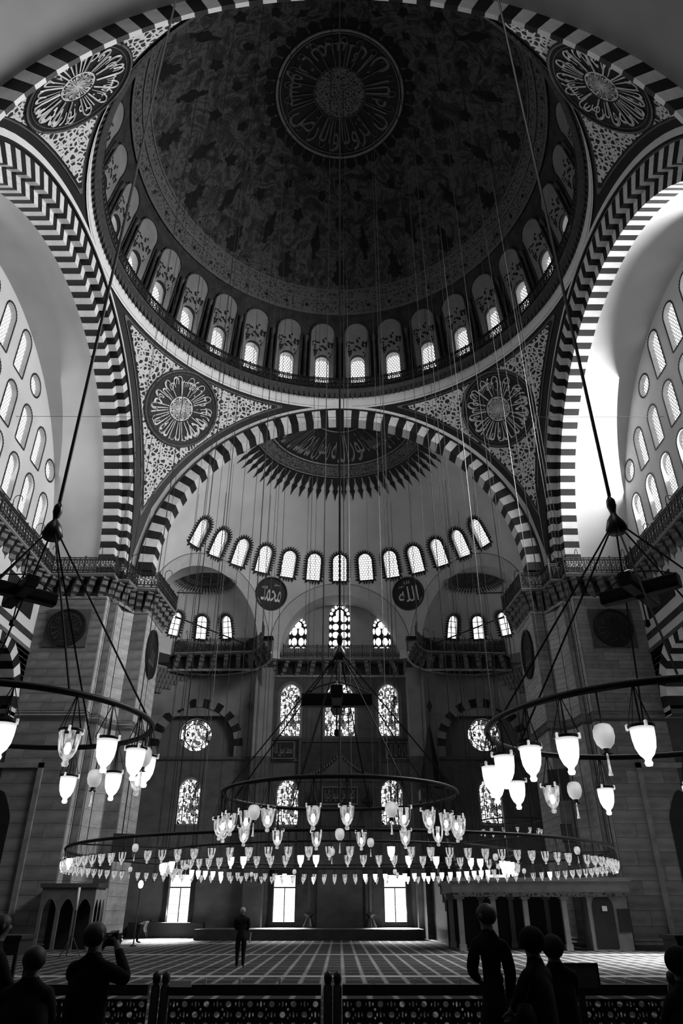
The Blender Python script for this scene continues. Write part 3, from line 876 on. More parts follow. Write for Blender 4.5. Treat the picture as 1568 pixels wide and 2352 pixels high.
# ---- central niche behind the semi-dome
g = G(); L0 = spcirc(0, NIR, 40); P0 = [sph(SC_, SR-.02, u, v) for u, v in L0]
g.add(P0 + [(p[0], YQ, p[2]) for p in P0], [(i, i+1, i+42, i+41) for i in range(40)])
NW = [(-3.34, 1.42, 2.62), (0, 1.72, 3.75), (3.34, 1.42, 2.62)]
nl = [arch_loop(w_, h_, 12, 0, 0, .12) for _, w_, h_ in NW]
hol = [[(x+c[0], z+19.45) for x, z in lp] for c, lp in zip(NW, nl)]
surf(g, [(-5.6, 18.0), (5.6, 18.0), (5.6, 24), (-5.6, 24)], hol, 1.2, lambda u, v: (u, YQ, v))
struct('wall_apse_niche', g.mesh('apse_niche', plain('niche_plaster_grey', .34, .85, .12, .6)), 'shallow arched apse niche holding three stained windows', 'wall')
def ovals(loop):
    """bold pierced frame: dark ground with clear oval panes"""
    g = G(); return g, LATT_D
for (cx, w_, h_), lp, lab in zip(NW, nl, ('left', 'central tallest', 'right')):
    M = Matrix.Translation((cx, YQ, 19.45))
    o = struct(nm('window'), reveal(lp, 0, .25).mesh('window_reveal', REVEAL), '%s stained window with oval panes in the apse niche above the railing' % lab, 'window', 'apse niche windows', M)
    ob('lead_ground', G().flat(lp, .2).mesh('lead_ground', BLACK), o)
    cols = 2; rows = 2 if h_ < 3 else 4
    zt = (h_-w_*.62)/rows
    def pane(poly): ob('pane', G().flat(poly, .16).mesh('pane', GL_Q), o)
    for r in range(rows):
        for c in range(cols):
            cxx = (-.2+.4*c)*w_*.95; cz = .18+zt*(r+.45)
            pane([(cxx+w_*.15*math.cos(2*PI*i/12), cz+zt*.40*math.sin(2*PI*i/12)) for i in range(12)])
        for sx in (-1, 1):
            pane([(sx*w_*.43+w_*.065*math.cos(2*PI*i/10), .18+zt*(r+.45)+zt*.30*math.sin(2*PI*i/10)) for i in range(10)])
    for sx in (-1, 0, 1): pane([(sx*w_*.33+w_*(.10+.04*(sx == 0))*math.cos(2*PI*i/10), .09+.08*math.sin(2*PI*i/10)) for i in range(10)])
    for i in range(7):
        a = PI*(i+.5)/7; r0 = w_*.40
        px, pz = r0*math.cos(a), h_-w_*.56+r0*1.12*math.sin(a)
        pane([(px+w_*.075*math.cos(2*PI*j/9), pz+w_*.085*math.sin(2*PI*j/9)) for j in range(9)])
    pane([(w_*.19*math.cos(2*PI*i/12), h_-w_*.46+w_*.2*math.sin(2*PI*i/12)) for i in range(12)])

# ================================================================== NEAR SEMI-DOME (over the camera)
g = G(); g.grid(lambda u, v: sph((0, YN+.05, 19.5), 12.28, 90+180*u, 0+90*v), 64, 24)
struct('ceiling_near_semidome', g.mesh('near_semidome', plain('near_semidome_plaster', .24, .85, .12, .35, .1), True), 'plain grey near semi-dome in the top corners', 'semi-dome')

# ================================================================== PIERS
def ashlar(parent, a, b, z0, z1, course, length, mat, out, depth=.03, name='stone_block', skip=None):
    """rows of separate blocks over one face of a wall"""
    L = math.hypot(b[0]-a[0], b[1]-a[1]); ang = math.atan2(b[1]-a[1], b[0]-a[0])
    me = UNIT[mat.name] if mat.name in UNIT else UNIT.setdefault(mat.name, G().box(-.5, .5, -.5, .5, -.5, .5).mesh('stone_block', mat))
    nz = max(1, round((z1-z0)/course)); ch = (z1-z0)/nz; rnd = random.Random(int(L*100)+nz)
    for r in range(nz):
        n = max(1, round(L/length)); off = (.5 if r % 2 else 0)
        cuts = [0] + [min(L, max(0, L*(i+off*.9+rnd.uniform(-.12, .12))/n)) for i in range(0 if r % 2 and n > 1 else 1, n)] + [L]
        for c0, c1 in zip(cuts, cuts[1:]):
            if c1-c0 < .08: continue
            m = (c0+c1)/2; x = a[0]+(b[0]-a[0])*m/L+out[0]*depth*.5; y = a[1]+(b[1]-a[1])*m/L+out[1]*depth*.5
            z = z0+ch*(r+.5)
            if skip and skip(x, y, z): continue
            ob(name, me, parent, Matrix.Translation((x, y, z)) @ Matrix.Rotation(ang, 4, 'Z') @ Matrix.Diagonal((c1-c0-.014, depth*2, ch-.014, 1)))
UNIT = {}
CORB = G(); CORB.mapped(lambda *p: p)
cp = [(0, 0), (.80, 0), (.80, -.14), (.64, -.20), (.60, -.42), (.40, -.50), (.36, -.74), (.16, -.82), (.12, -1.0), (0, -1.05)]
CORB.add([(-.16, y, z) for y, z in cp]+[(.16, y, z) for y, z in cp], [tuple(range(10)), tuple(range(10, 20))[::-1]]+[(i, i+10, (i+1) % 10+10, (i+1) % 10) for i in range(10)])
CORBM = CORB.mesh('corbel', plain('corbel_stone', .14, .8, .3, 3))
SLABM = plain('gallery_slab', .08, .8, .3, 3)
BEADM = plain('bead_moulding', .30, .7, .3, 14)
BACKM = plain('corbel_recess_shade', .03, .8, .3, 3)  # dark backing; shade between the corbels is put into the colour
def gallery(wallp, railp, label, z=ZG, cs=.78, flip=1, corb_all=True):
    g = G(); n = len(wallp)
    vs = [(x, y, z) for x, y in wallp]+[(x, y, z) for x, y in railp]+[(x, y, z-.22) for x, y in wallp]+[(x, y, z-.22) for x, y in railp]
    fs = []
    for i in range(n-1): fs += [(i, i+1, n+i+1, n+i), (2*n+i, 3*n+i, 3*n+i+1, 2*n+i+1), (n+i, n+i+1, 3*n+i+1, 3*n+i)]
    g.add(vs, fs)
    o = struct(nm('trim_gallery'), g.mesh('gallery_slab', SLABM), label, 'gallery')
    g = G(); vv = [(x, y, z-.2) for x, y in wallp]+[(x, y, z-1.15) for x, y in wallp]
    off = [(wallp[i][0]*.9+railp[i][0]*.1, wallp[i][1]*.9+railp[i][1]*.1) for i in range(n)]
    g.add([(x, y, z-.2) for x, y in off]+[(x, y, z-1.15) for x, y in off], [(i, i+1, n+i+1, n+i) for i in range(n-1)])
    ob('corbel_shade', g.mesh('corbel_shade', BACKM), o)
    g = G(); g.tube([(x, y, z-.04) for x, y in railp], .05, 4); ob('bead_moulding', g.mesh('bead_moulding', BEADM), o)
    g = G()
    for i in range(n-1):
        a, b = off[i], off[i+1]
    g.tube([(x, y, z-1.2) for x, y in off], .09, 4); ob('lower_moulding', g.mesh('lower_moulding', STONE_L), o)
    for i in range(n-1):
        ra, rb, wa, wb = railp[i], railp[i+1], wallp[i], wallp[i+1]
        L = math.hypot(rb[0]-ra[0], rb[1]-ra[1])
        if L < .25: continue
        k = max(1, round(L/cs))
        for q in range(k):
            t = (q+.5)/k
            p = Vector((wa[0]+(wb[0]-wa[0])*t, wa[1]+(wb[1]-wa[1])*t, 0)); r = Vector((ra[0]+(rb[0]-ra[0])*t, ra[1]+(rb[1]-ra[1])*t, 0))
            d = r-p; dl = d.length; d.normalize()
            X = Vector((d.y, -d.x, 0))
            M = Matrix(((X.x, d.x, 0, p.x), (X.y, d.y, 0, p.y), (0, 0, 1, z-.2), (0, 0, 0, 1))) @ Matrix.Diagonal((1, dl/.85, 1, 1))
            ob('corbel', CORBM, o, M)
    return o
SHAFT = [(-20.5, 37.4), (-13.45, 37.4), (-13.45, 38.1), (-13.03, 38.1), (-13.0, 39.0), (-12.44, 39.7), (-11.62, 39.7), (-11.56, 43.1), (-20.5, 43.1)]
for s, side in ((-1, 'left'), (1, 'right')):
    P = [(-s*x, y) for x, y in SHAFT]
    g = G(); poly = [(-s*x, y) for x, y in [(-17.25, 37.4)]+SHAFT[1:8]+[(-17.25, 43.1)]]
    g.extrude(poly if s < 0 else poly[::-1], 10.4, ZG-.2)
    g.extrude(P if s < 0 else P[::-1], 0, 10.5)
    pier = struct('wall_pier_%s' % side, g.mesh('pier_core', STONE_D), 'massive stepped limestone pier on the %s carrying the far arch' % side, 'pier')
    for i in range(len(SHAFT)-2):
        a, b = P[i], P[i+1]
        dx, dy = b[0]-a[0], b[1]-a[1]; L = math.hypot(dx, dy)
        nx, ny = (dy/L, -dx/L) if s < 0 else (-dy/L, dx/L)
        mt = STONE_L if i in (1, 3, 4, 6) else STONE  # side faces painted lighter, imitating light from the right
        aa = a
        if i == 0:
            a2 = (-s*-17.2, 37.4)
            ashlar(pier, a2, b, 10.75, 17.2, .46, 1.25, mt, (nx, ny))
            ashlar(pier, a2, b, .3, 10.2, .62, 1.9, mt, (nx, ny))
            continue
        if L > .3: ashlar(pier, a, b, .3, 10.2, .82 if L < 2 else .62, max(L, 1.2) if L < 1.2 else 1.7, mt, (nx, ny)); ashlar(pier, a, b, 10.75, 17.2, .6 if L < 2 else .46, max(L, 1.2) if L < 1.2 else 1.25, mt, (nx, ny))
    # string courses
    for z, r in ((10.5, .13), (17.45, .10), (.18, .16)):
        g = G()
        for dz, rr_ in ((0, r), (.16, r*.7)): g.tube([(x, y, z+dz) for x, y in P[:8]], rr_, 4)
        ob('string_course', g.mesh('string_course', STONE), pier)
    RP = [(-16.6, 13.5), (-16.6, 36.55), (-12.96, 36.55), (-12.96, 37.4), (-12.35, 37.4), (-12.2, 38.6), (-10.95, 38.7), (-10.65, 42.6), (-12.6, 44.6)]
    WP = [(-17.4, 13.5), (-17.4, 37.4), (-13.45, 37.4), (-13.45, 38.1), (-13.03, 38.1), (-12.44, 39.7), (-11.62, 39.7), (-11.56, 43.1), (-13.2, 43.2)]
    RP = [(-s*x, y) for x, y in RP]; WP = [(-s*x, y) for x, y in WP]
    gallery(WP, RP, 'corbelled gallery ledge wrapping the %s pier and flank' % side)
    railing(RP, ZG, 'wrought-iron railing along the gallery of the %s pier' % side, 1.0, rm=RAILT, hook=3)
    # lower flank wall with a striped arch
    def Wm(u, v): return (s*XP, u, v)
    ho = [[(yc+2.55*math.cos(PI*i/20), 10.85+2.55*math.sin(PI*i/20)) for i in range(21)]+[(yc-2.55, 10.3), (yc+2.55, 10.3)] for yc in (34.0, 25.8, 17.6)]
    g = G(); surf(g, [(12, 10.35), (37.45, 10.35), (37.45, ZG), (12, ZG)], ho, 1.2, Wm)
    fl = struct('wall_flank_%s' % side, g.mesh('flank_wall', PLASTER if s < 0 else PLASTER_SEMI), 'wall strip with an arch below the %s side gallery' % side, 'wall')
    g = G(); g.box(s*XP-.04, s*XP+.04, 12, 37.3, 14.6, 14.95); ob('dark_band', g.mesh('dark_band', MARBLE_D), fl)
    g = G(); g.box(s*XP-.05, s*XP+.05, 33.1, 36.5, 15.55, 17.05); ob('marble_panel', g.mesh('marble_panel', BLACK), fl)
    arch('trim_%s_aisle_arch' % side, 'small striped aisle arch low on the %s flank next to the pier' % side, (s*(XP-.06), 34.0, 10.85), -s*PI/2,
         [(3.3, 0), (2.55, 0), (2.55, 1.6), (3.3, 1.6)], 17, PI, [VOU_D, VOU_L])
    g = G()
    for i in range(9):      # striped jamb facing the hall
        z = 10.5-.55*(i+1)
    jm = struct('wall_%s_aisle_jamb' % side, G().box(s*XP, s*(XP+3.4), 36.55, 37.38, 10.42, 10.62).mesh('jamb_base', STONE_D), 'striped jamb under the %s aisle arch' % side, 'jamb')
    for i in range(11):
        z = 10.85+.29*i; yy = 34+2.55*math.sqrt(max(0.02, 1-((z-10.85)/2.55)**2)) if z < 13.3 else 34.9
        g = G(); g.box(s*XP if s > 0 else -XP-3.4, s*XP+3.4 if s > 0 else -XP, yy+.7, 37.36, z, z+.285)
        ob('jamb_block', g.mesh('jamb_block', LD[i % 2]), jm)
    # aisle beyond
    g = G(); g.box(s*26, s*26+.3*s, -2, 43, 0, 14); g.box(min(s*17.1, s*26), max(s*17.1, s*26), -2, 43, 13.9, 14.1)
    struct('wall_aisle_%s' % side, g.mesh('aisle_wall', STONE_W), 'outer wall of the %s side aisle' % side, 'wall')
    # framed recess with pointed niche on the pier's front
    g = G()
    for (x0, x1, z0, z1) in ((-18.6, -18.35, .2, 8.1), (-15.35, -15.1, .2, 8.1), (-18.6, -15.1, 7.85, 8.1)): 
        a, b = sorted((-s*x0, -s*x1)); g.box(a, b, 37.22, 37.4, z0, z1)
    ob('recess_frame', g.mesh('recess_frame', STONE), pier)
    g = G(); lp = arch_loop(1.5, 6.6, 12, -s*-17.0, .2, .9); g.flat(lp, 37.32); ob('pointed_niche', g.mesh('pointed_niche', BLACK), pier)

# round stone plaques on the piers
for s, side in ((-1, 'left'), (1, 'right')):
    o = tag(empty('pier_plaque', (s*15.35, 37.30, 15.35)), 'round dark calligraphic plaque in a square panel high on the %s pier' % side, 'plaque', 'pier plaques')
    ob('square_panel', G().box(-1.22, 1.22, -.03, .05, -1.12, 1.12).mesh('square_panel', STONE_D), o)
    g = G(); g.lathe([(0, -.10), (.98, -.10), (1.0, -.16), (1.10, -.16), (1.10, 0)], 40)
    ob('disc', g.mapped(lambda x, y, z: (x, z, y)).mesh('disc', plain('plaque_black', .010, .45, .4, 3)), o)
    g = G()
    for k, t in enumerate(('محمد', 'الله', 'نور')): text_ring(g, t, .40, .90, 2*PI*k/3+.1, 2*PI*(k+1)/3-.1, -.13)
    ob('lettering', g.mesh('lettering', plain('plaque_lettering', .03, .5, .2, 3)), o)
    # oval-looking roundel on the inner face
    M = Matrix.Translation((s*11.55, 41.35, 15.15)) @ Matrix.Rotation(-s*PI/2, 4, 'Z')
    g = G(); g.lathe([(0, -.06), (1.05, -.06), (1.08, -.14), (1.2, -.14), (1.2, .02)], 40)
    o = tag(ob('pier_roundel', g.mapped(lambda x, y, z: (x, z, y*1.25)).mesh('disc', BLACK), None, M), 'tall oval calligraphic plaque on the inner face of the %s pier' % side, 'plaque', 'inner pier plaques')
    g = G(); text_flat(g, 'محمد', -.6, .6, -.75, .6, -.08); ob('lettering', g.mesh('lettering', GILT_D), o)

# ================================================================== QIBLA END
def stained_win(M, w_, h_, label, key, group, frame=.22, bars=(3, 5), pointed=.12, sc_=5.0):
    lp = arch_loop(w_, h_, 14, 0, 0, pointed) if key != 'round' else circ(0, 0, w_/2, 28)
    if key not in _WM:
        d = {'r': reveal(lp, 0, .35).mesh('window_reveal', REVEAL), 'p': G().flat(lp, .33).mesh('window_pane', GL_ST)}
        o = G(); n = len(lp); cz = h_/2 if key != 'round' else 0
        if key == 'round':
            o.ring((0, .26, 0), w_*.36, .03, 'y', 28, 4)
            o.ring((0, .26, 0), w_*.5, .06, 'y', 28, 4)
        else:
            for i in range(1, bars[0]): 
                x = -w_/2+w_*([.22, .78] if bars[0] == 3 else [.2, .5, .8])[i-1]; o.box(x-.025, x+.025, .24, .30, 0, h_*.86)
            for i in range(1, bars[1]): z = h_*i/bars[1]; o.box(-w_/2, w_/2, .24, .30, z-.015, z+.015)
        d['l'] = o.mesh('glazing_bars', LATT_D)
        sp = spikes(lp, frame, .0, .3, -.03)
        d['b'] = sp.mesh('stone_surround', plain(key+'_surround', .16, .8, .15, 2))
        _WM[key] = d
    d = _WM[key]
    o = struct(nm('window'), d['r'], label, 'window', group, M)
    ob('pane', d['p'], o); ob('glazing_bar', d['l'], o)
    if frame > 0.05: ob('surround', d['b'], o)
    return o
MIDW = [(-3.72, 1.5, 3.85), (0, 2.2, 3.95), (3.68, 1.5, 3.85)]
LOWW = [-3.7, 3.7]
def shift(lp, cx, cz): return [(x+cx, z+cz) for x, z in lp]
PLQ = plain('qibla_plaster', .22, .8, .18, .8, .15, bump=.1)
hol = [shift(arch_loop(w_, h_, 14, 0, 0, .12), cx, 12.75) for cx, w_, h_ in MIDW] + [shift(arch_loop(1.5, 2.95, 14, 0, 0, .12), cx, 6.72) for cx in LOWW] + [[(cx-.72, .86), (cx+.72, .86), (cx+.72, 3.6), (cx-.72, 3.6)] for cx in LOWW]
g = G(); surf(g, [(-5.1, 0), (5.1, 0), (5.1, 18.2), (-5.1, 18.2)], hol, 1.5, lambda u, v: (u, YQ, v))
qib = struct('wall_qibla', g.mesh('qibla_wall', STONE_W), 'dark stone qibla wall at the far end behind the prayer niche', 'wall')
for z in (11.0, 12.5): ob('string_course', G().box(-5.05, 5.05, YQ-.14, YQ+.02, z-.09, z+.09).mesh('string_course', STONE_W), qib)
for (cx, w_, h_), lab in zip(MIDW, ('left', 'wide central', 'right')):
    stained_win(Matrix.Translation((cx, YQ, 12.75)), w_, h_, '%s pointed stained-glass window in the middle of the qibla wall' % lab, 'midwide' if cx == 0 else 'mid', 'middle qibla windows', bars=(4, 5) if cx == 0 else (3, 5))
for cx, lab in zip(LOWW, ('left', 'right')):
    stained_win(Matrix.Translation((cx, YQ, 6.72)), 1.5, 2.95, 'stained-glass window just %s of the prayer niche' % lab, 'low', 'lower qibla windows', .12)
def floor_win(cx, Y, label):
    lp = [(-.72, 0), (.72, 0), (.72, 2.74), (-.72, 2.74)]
    if 'floor' not in _WM:
        g = G(); g.box(-.03, .03, -.06, 0, 0, 2.0); g.box(-.72, .72, -.06, 0, 1.96, 2.04)
        for i in range(1, 10): x = -.72+.144*i; g.box(x-.006, x+.006, -.03, 0, 0, 2.74)
        for i in (1, 2, 3): g.box(-.72, .72, -.02, 0, .5*i-.006, .5*i+.006)
        fr = G()
        for b in ((-1.02, -.72, -.12, .05, -.2, 3.05), (.72, 1.02, -.12, .05, -.2, 3.05), (-1.02, 1.02, -.12, .05, 2.74, 3.05), (-1.05, 1.05, -.2, .05, -.3, 0)): fr.box(*b)
        sh = G(); sh.box(.74, .80, -.75, -.05, 0, 2.74)
        _WM['floor'] = {'r': reveal(lp, 0, .45).mesh('window_reveal', STONE_W), 'p': G().flat(lp, .43).mesh('pane', GL_FLOOR), 'l': g.mapped(lambda x, y, z: (x, y+.38, z)).mesh('glazing_bar', LATT_D), 'f': fr.mesh('frame', WOOD_D), 's': sh.mesh('shutter', WOOD_D)}
    d = _WM['floor']
    o = struct(nm('window'), d['r'], label, 'window', 'floor-level qibla windows', Matrix.Translation((cx, Y, .86)))
    ob('pane', d['p'], o); ob('glazing_bar', d['l'], o); ob('frame', d['f'], o)
    return o
for cx, lab in zip(LOWW, ('left', 'right')): floor_win(cx, YQ, 'tall bright barred window at floor level just %s of the prayer niche' % lab)

YS = 52.6
for s, side in ((-1, 'left'), (1, 'right')):
    ax = s*10.5
    AR = [(ax+2.8*math.cos(PI*i/24), 11.95+2.8*math.sin(PI*i/24)) for i in range(25)] + [(ax-2.8, 11.05), (ax+2.8, 11.05)]
    wl2 = shift(arch_loop(1.5, 2.95, 14, 0, 0, .12), s*10.6, 6.72); fl2 = [(s*10.6-.72, .86), (s*10.6+.72, .86), (s*10.6+.72, 3.6), (s*10.6-.72, 3.6)]
    x0, x1 = sorted((s*5.0, s*15.5))
    g = G(); surf(g, [(x0, 11.0), (x1, 11.0), (x1, 18.2), (x0, 18.2)], [AR], 1.5, lambda u, v: (u, YS, v))
    wq = struct('wall_exedra_%s' % side, g.mesh('exedra_wall', PLQ), 'plastered wall with a striped lunette arch under the %s conch' % side, 'wall')
    g = G(); surf(g, [(x0, 0), (x1, 0), (x1, 11.02), (x0, 11.02)], [wl2, fl2], 1.5, lambda u, v: (u, YS-.12, v))
    ob('stone_dado', g.mesh('stone_dado', STONE_W), wq)
    ob('string_course', G().box(x0, x1, YS-.3, YS, 10.95, 11.15).mesh('string_course', STONE_D), wq)
    # recessed lunette with round window
    rc = circ(s*10.7, 12.85, 1.19, 28)
    g = G(); surf(g, [(ax-3, 11), (ax+3, 11), (ax+3, 15), (ax-3, 15)], [rc], 1.2, lambda u, v: (u, YS+.55, v))
    n = len(AR); g.add([(x, YS, z) for x, z in AR]+[(x, YS+.55, z) for x, z in AR], [(i, i+1, i+1+n, i+n) for i in range(24)])
    ob('lunette', g.mesh('lunette', plain('lunette_plaster', .13, .8, .12, .8)), wq)
    stained_win(Matrix.Translation((s*10.7, YS+.55, 12.85)), 2.38, 2.38, 'round stained window inside the %s striped lunette' % side, 'round', 'lunette windows', .04)
    stained_win(Matrix.Translation((s*10.6, YS-.12, 6.72)), 1.5, 2.95, 'stained window below the %s striped lunette' % side, 'low', 'lower qibla windows', .12)
    floor_win(s*10.6, YS-.12, 'tall bright barred window at floor level below the %s lunette' % side)
    arch('trim_%s_lunette_arch' % side, 'striped black and white arch round the %s lunette' % side, (ax, YS-.06, 11.95), 0, [(3.42, 0), (2.8, 0), (2.8, .5), (3.42, .5)], 19, PI, [VOU_D, plain('lunette_voussoir', .22, .7, .2, 2)])
    # corner buttress between conch and centre bay
    g = G(); b0, b1 = sorted((s*5.05, s*6.25)); g.box(b0, b1, 51.35, 53.1, 0, 17.4)
    bt = struct('wall_buttress_%s' % side, g.mesh('buttress', PLQ), 'pale upright pier strip %s of the central qibla bay' % side, 'pier')
    ob('stone_base', G().box(b0-.03, b1+.03, 51.3, 53.1, 0, 11.0).mesh('stone_base', STONE_W), bt)
    # curved wall coming forward under the conch gallery
    E2 = (s*9.7, 47.6)
    def loft(u, v):
        a = rad(-95+146*u); x = E2[0]-s*5.05*math.sin(a); y = E2[1]+5.05*math.cos(a)
        k = v**1.6
        return (x, y+(YS+.05-y)*k if y < YS else y, 17.5-3.4*v)
    g = G(); g.grid(loft, 40, 8); sq = ob('squinch', g.mesh('squinch', PLQ, True), wq)
    mq = G(); mq.add([(-.2,0,0),(.2,0,0),(.2,.3,0),(-.2,.3,0),(-.15,.12,-.35),(.15,.12,-.35),(.15,.3,-.35),(-.15,.3,-.35)], [(0,1,2,3),(4,7,6,5),(0,4,5,1),(1,5,6,2),(2,6,7,3),(3,7,4,0)])
    mqm = mq.mesh('muqarnas_cell', plain('muqarnas_stone_'+side, .13, .8, .25, 3))
    for r_ in range(5):
        for k in range(11-r_*2):
            u = .29+.0245*k+.012*(r_ % 2); v = .06+.105*r_
            p = Vector(loft(u, v)); a = rad(-95+146*u)
            ob('muqarnas_cell', mqm, wq, Matrix.Translation(p+Vector((s*.10*math.sin(a), -.20*math.cos(a), 0))) @ Matrix.Rotation(s*a, 4, 'Z') @ Matrix.Diagonal((.74, 1, .95, 1)))
    # diamond pendant and lamp pole on the buttress
    g = G(); g.add([(0,-.1,.5),(.2,-.1,0),(0,-.1,-.5),(-.2,-.1,0),(0,.02,.5),(.2,.02,0),(0,.02,-.5),(-.2,.02,0)], [(0,3,2,1),(0,1,5,4),(1,2,6,5),(2,3,7,6),(3,0,4,7)]); g.tube([(0,-.05,.5),(0,-.05,2.2)], .015, 4)
    tag(ob('diamond_pendant', g.mesh('diamond_pendant', BLACK), None, Matrix.Translation((s*6.55, 51.25, 14.45))), 'small dark diamond pendant hanging %s of the central qibla windows' % side, 'pendant', 'diamond pendants')
    # return walls to the piers
    struct('wall_return_%s' % side, G().box(min(s*15.2, s*15.5), max(s*15.2, s*15.5), 43, 53, 0, 18.3).mesh('return_wall', STONE_W), 'side wall between the %s pier and the qibla wall' % side, 'wall')

# apse galleries
def exr(s, R, a): return (s*9.7 - s*R*math.sin(rad(a)), 47.6 + R*math.cos(rad(a)))
for s, side in ((-1, 'left'), (1, 'right')):
    A = [-95 + 146*i/14 for i in range(15)]
    wp = [exr(s, 5.0, -(-a)) for a in A]; rp = [exr(s, 4.25, a) for a in A]
    A = [95-146*i/14 for i in range(15)]
    wp = [exr(s, 5.0, a) for a in A]; rp = [exr(s, 4.25, a) for a in A]
    wp = [(x, y) for x, y in wp][:-1] + [(s*6.2, 51.3), (s*5.05, 51.9), (s*5.05, 53.0)]
    rp = rp[:-1] + [(s*6.25, 50.4), (s*5.5, 51.3), (s*4.45, 52.1)]
    gallery(wp, rp, 'curved gallery ledge below the %s conch' % side, cs=.95)
    railing(rp, ZG, 'curved iron railing in front of the %s conch windows' % side, .9, hook=5)
gallery([(-5.05, 53.0), (5.05, 53.0)], [(-4.45, 52.1), (4.45, 52.1)], 'straight gallery ledge below the apse niche', cs=.95)
railing([(-4.36, 52.1), (4.36, 52.1)], ZG, 'straight iron railing in front of the apse niche windows', .9, hook=3)

# ---- prayer niche, panels
mih = tag(empty('mihrab', (0, YQ, 0)), 'dark marble prayer niche with triangular hood at the centre of the qibla wall', 'prayer niche')
g = G(); g.box(-2.9, -1.7, -.28, 0, 0, 9.6); g.box(1.7, 2.9, -.28, 0, 0, 9.6); g.box(-1.7, 1.7, -.28, 0, 6.6, 9.6)
ob('frame', g.mesh('frame', plain('mihrab_marble', .05, .5, .4, 1.5)), mih)
g = G(); g.grid(lambda u, v: (1.55*math.cos(PI*u), .05-1.2*0+.55*math.sin(PI*u)*1.0-.1, 6.6*v), 16, 1); 
ob('niche', g.mesh('niche', MARBLE_D, True), mih)
ob('upper_panel', G().box(-2.85, 2.85, -.2, 0, 9.65, 12.3).mesh('upper_panel', plain('mihrab_panel', .035, .6, .4, 2)), mih)
g = G()
for s in (-1, 1): g.box(s*2.9-.09, s*2.9+.09, -.32, 0, 9.6, 12.4)
g.box(-3.0, 3.0, -.34, 0, 9.5, 9.72); g.box(-3.0, 3.0, -.3, 0, 12.25, 12.42)
ob('moulding', g.mesh('moulding', plain('mihrab_moulding', .06, .6, .3, 2)), mih)
g = G(); g.prism([(-2.5, 9.8), (-1.2, 10.15), (-.3, 10.9), (0, 11.45), (.3, 10.9), (1.2, 10.15), (2.5, 9.8)], -.26, -.2)
ob('hood', g.mesh('hood', STONE_D), mih)
tth = G().prism([(-.05, 0), (.05, 0), (.03, .16), (0, .22), (-.03, .16)], -.34, -.26).mesh('hood_cresting', plain('cresting', .14, .6, .2, 3))
for s in (-1, 1):
    for k in range(13):
        x = s*(.2+.18*k); z = 9.85+1.45*max(0, 1-abs(x)/2.5)**1.7
        ob('hood_cresting', tth, mih, Matrix.Translation((x, 0, z)))
def plaque(cx, z0, z1, w_, txt, label, cat='inscription', dy=0):
    o = tag(empty('inscription_panel', (cx, YQ-.30-dy, (z0+z1)/2)), label, cat, 'qibla inscriptions')
    h = (z1-z0)/2
    ob('board', G().box(-w_/2, w_/2, -.06, .28, -h, h).mesh('board', BLACK), o)
    f = G(); f.box(-w_/2-.06, -w_/2, -.1, .28, -h-.06, h+.06); f.box(w_/2, w_/2+.06, -.1, .28, -h-.06, h+.06); f.box(-w_/2, w_/2, -.1, .28, h, h+.06); f.box(-w_/2, w_/2, -.1, .28, -h-.06, -h)
    ob('frame', f.mesh('frame', plain('panel_frame', .14, .6, .2, 3)), o)
    t = G(); text_flat(t, txt, -w_/2*.88, w_/2*.88, -h*.8, h*.8, -.08); ob('lettering', t.mesh('lettering', plain('panel_lettering', .20, .4, .2, 3)), o)
plaque(-4.12, 11.1, 12.2, 1.5, 'محمد رسول الله', 'black framed Arabic inscription below the left middle qibla window')
plaque(4.15, 11.1, 12.2, 1.5, 'لا اله الا الله', 'black framed Arabic inscription below the right middle qibla window')
plaque(0, 8.0, 9.05, 2.4, 'كلما دخل عليها زكريا', 'wide black Arabic inscription above the prayer niche', dy=.3)
for s, side in ((-1, 'left'), (1, 'right')):       # hanging ornaments and candlesticks
    g = G(); g.lathe([(0, 0), (.42, 0), (.36, .12), (.12, .55), (.05, .9), (.03, 1.2), (0, 1.2)], 12)
    tag(ob('cone_ornament', g.mesh('cone_ornament', BLACK, True), None, Matrix.Translation((s*2.0, YQ-.75, 8.0))), 'dark cone ornament %s of the wide inscription' % side, 'ornament', 'cone ornaments')
    c = tag(empty('candlestick', (s*1.95, 51.6, .55)), 'tall dark candlestick standing %s of the prayer niche' % side, 'candlestick', 'mihrab candlesticks')
    g = G(); g.lathe([(0, 0), (.42, 0), (.40, .1), (.2, .5), (.16, .62), (.30, .7), (.30, .78), (.1, .82), (0, .82)], 16); ob('base', g.mesh('base', DARKMETAL, True), c)
    g = G(); g.lathe([(.11, .8), (.11, 2.9), (.13, 2.95), (.02, 3.05), (0, 3.05)], 12); ob('candle', g.mesh('candle', plain('old_wax', .06, .6, .2, 3), True), c)
# raised platform before the niche
struct('floor_platform', G().box(-8.6, 5.0, 48.0, 53.0, 0, .55).mesh('platform', plain('platform_dark', .03, .8, .3, 2)), 'low dark raised platform in front of the prayer niche', 'platform')
tag(ob('prayer_rug', G().box(-8.3, 4.9, 48.3, 51.1, .55, .57).mesh('prayer_rug', plain('rug_grey', .16, .95, .3, 5))), 'grey rug laid over the raised platform', 'rug')
# low dark panelling left of the platform
tag(ob('low_cabinet', G().box(-13.5, -8.7, 51.6, 52.3, 0, .85).mesh('low_cabinet', WOOD_D)), 'low dark cabinet row under the left floor window', 'cabinet')

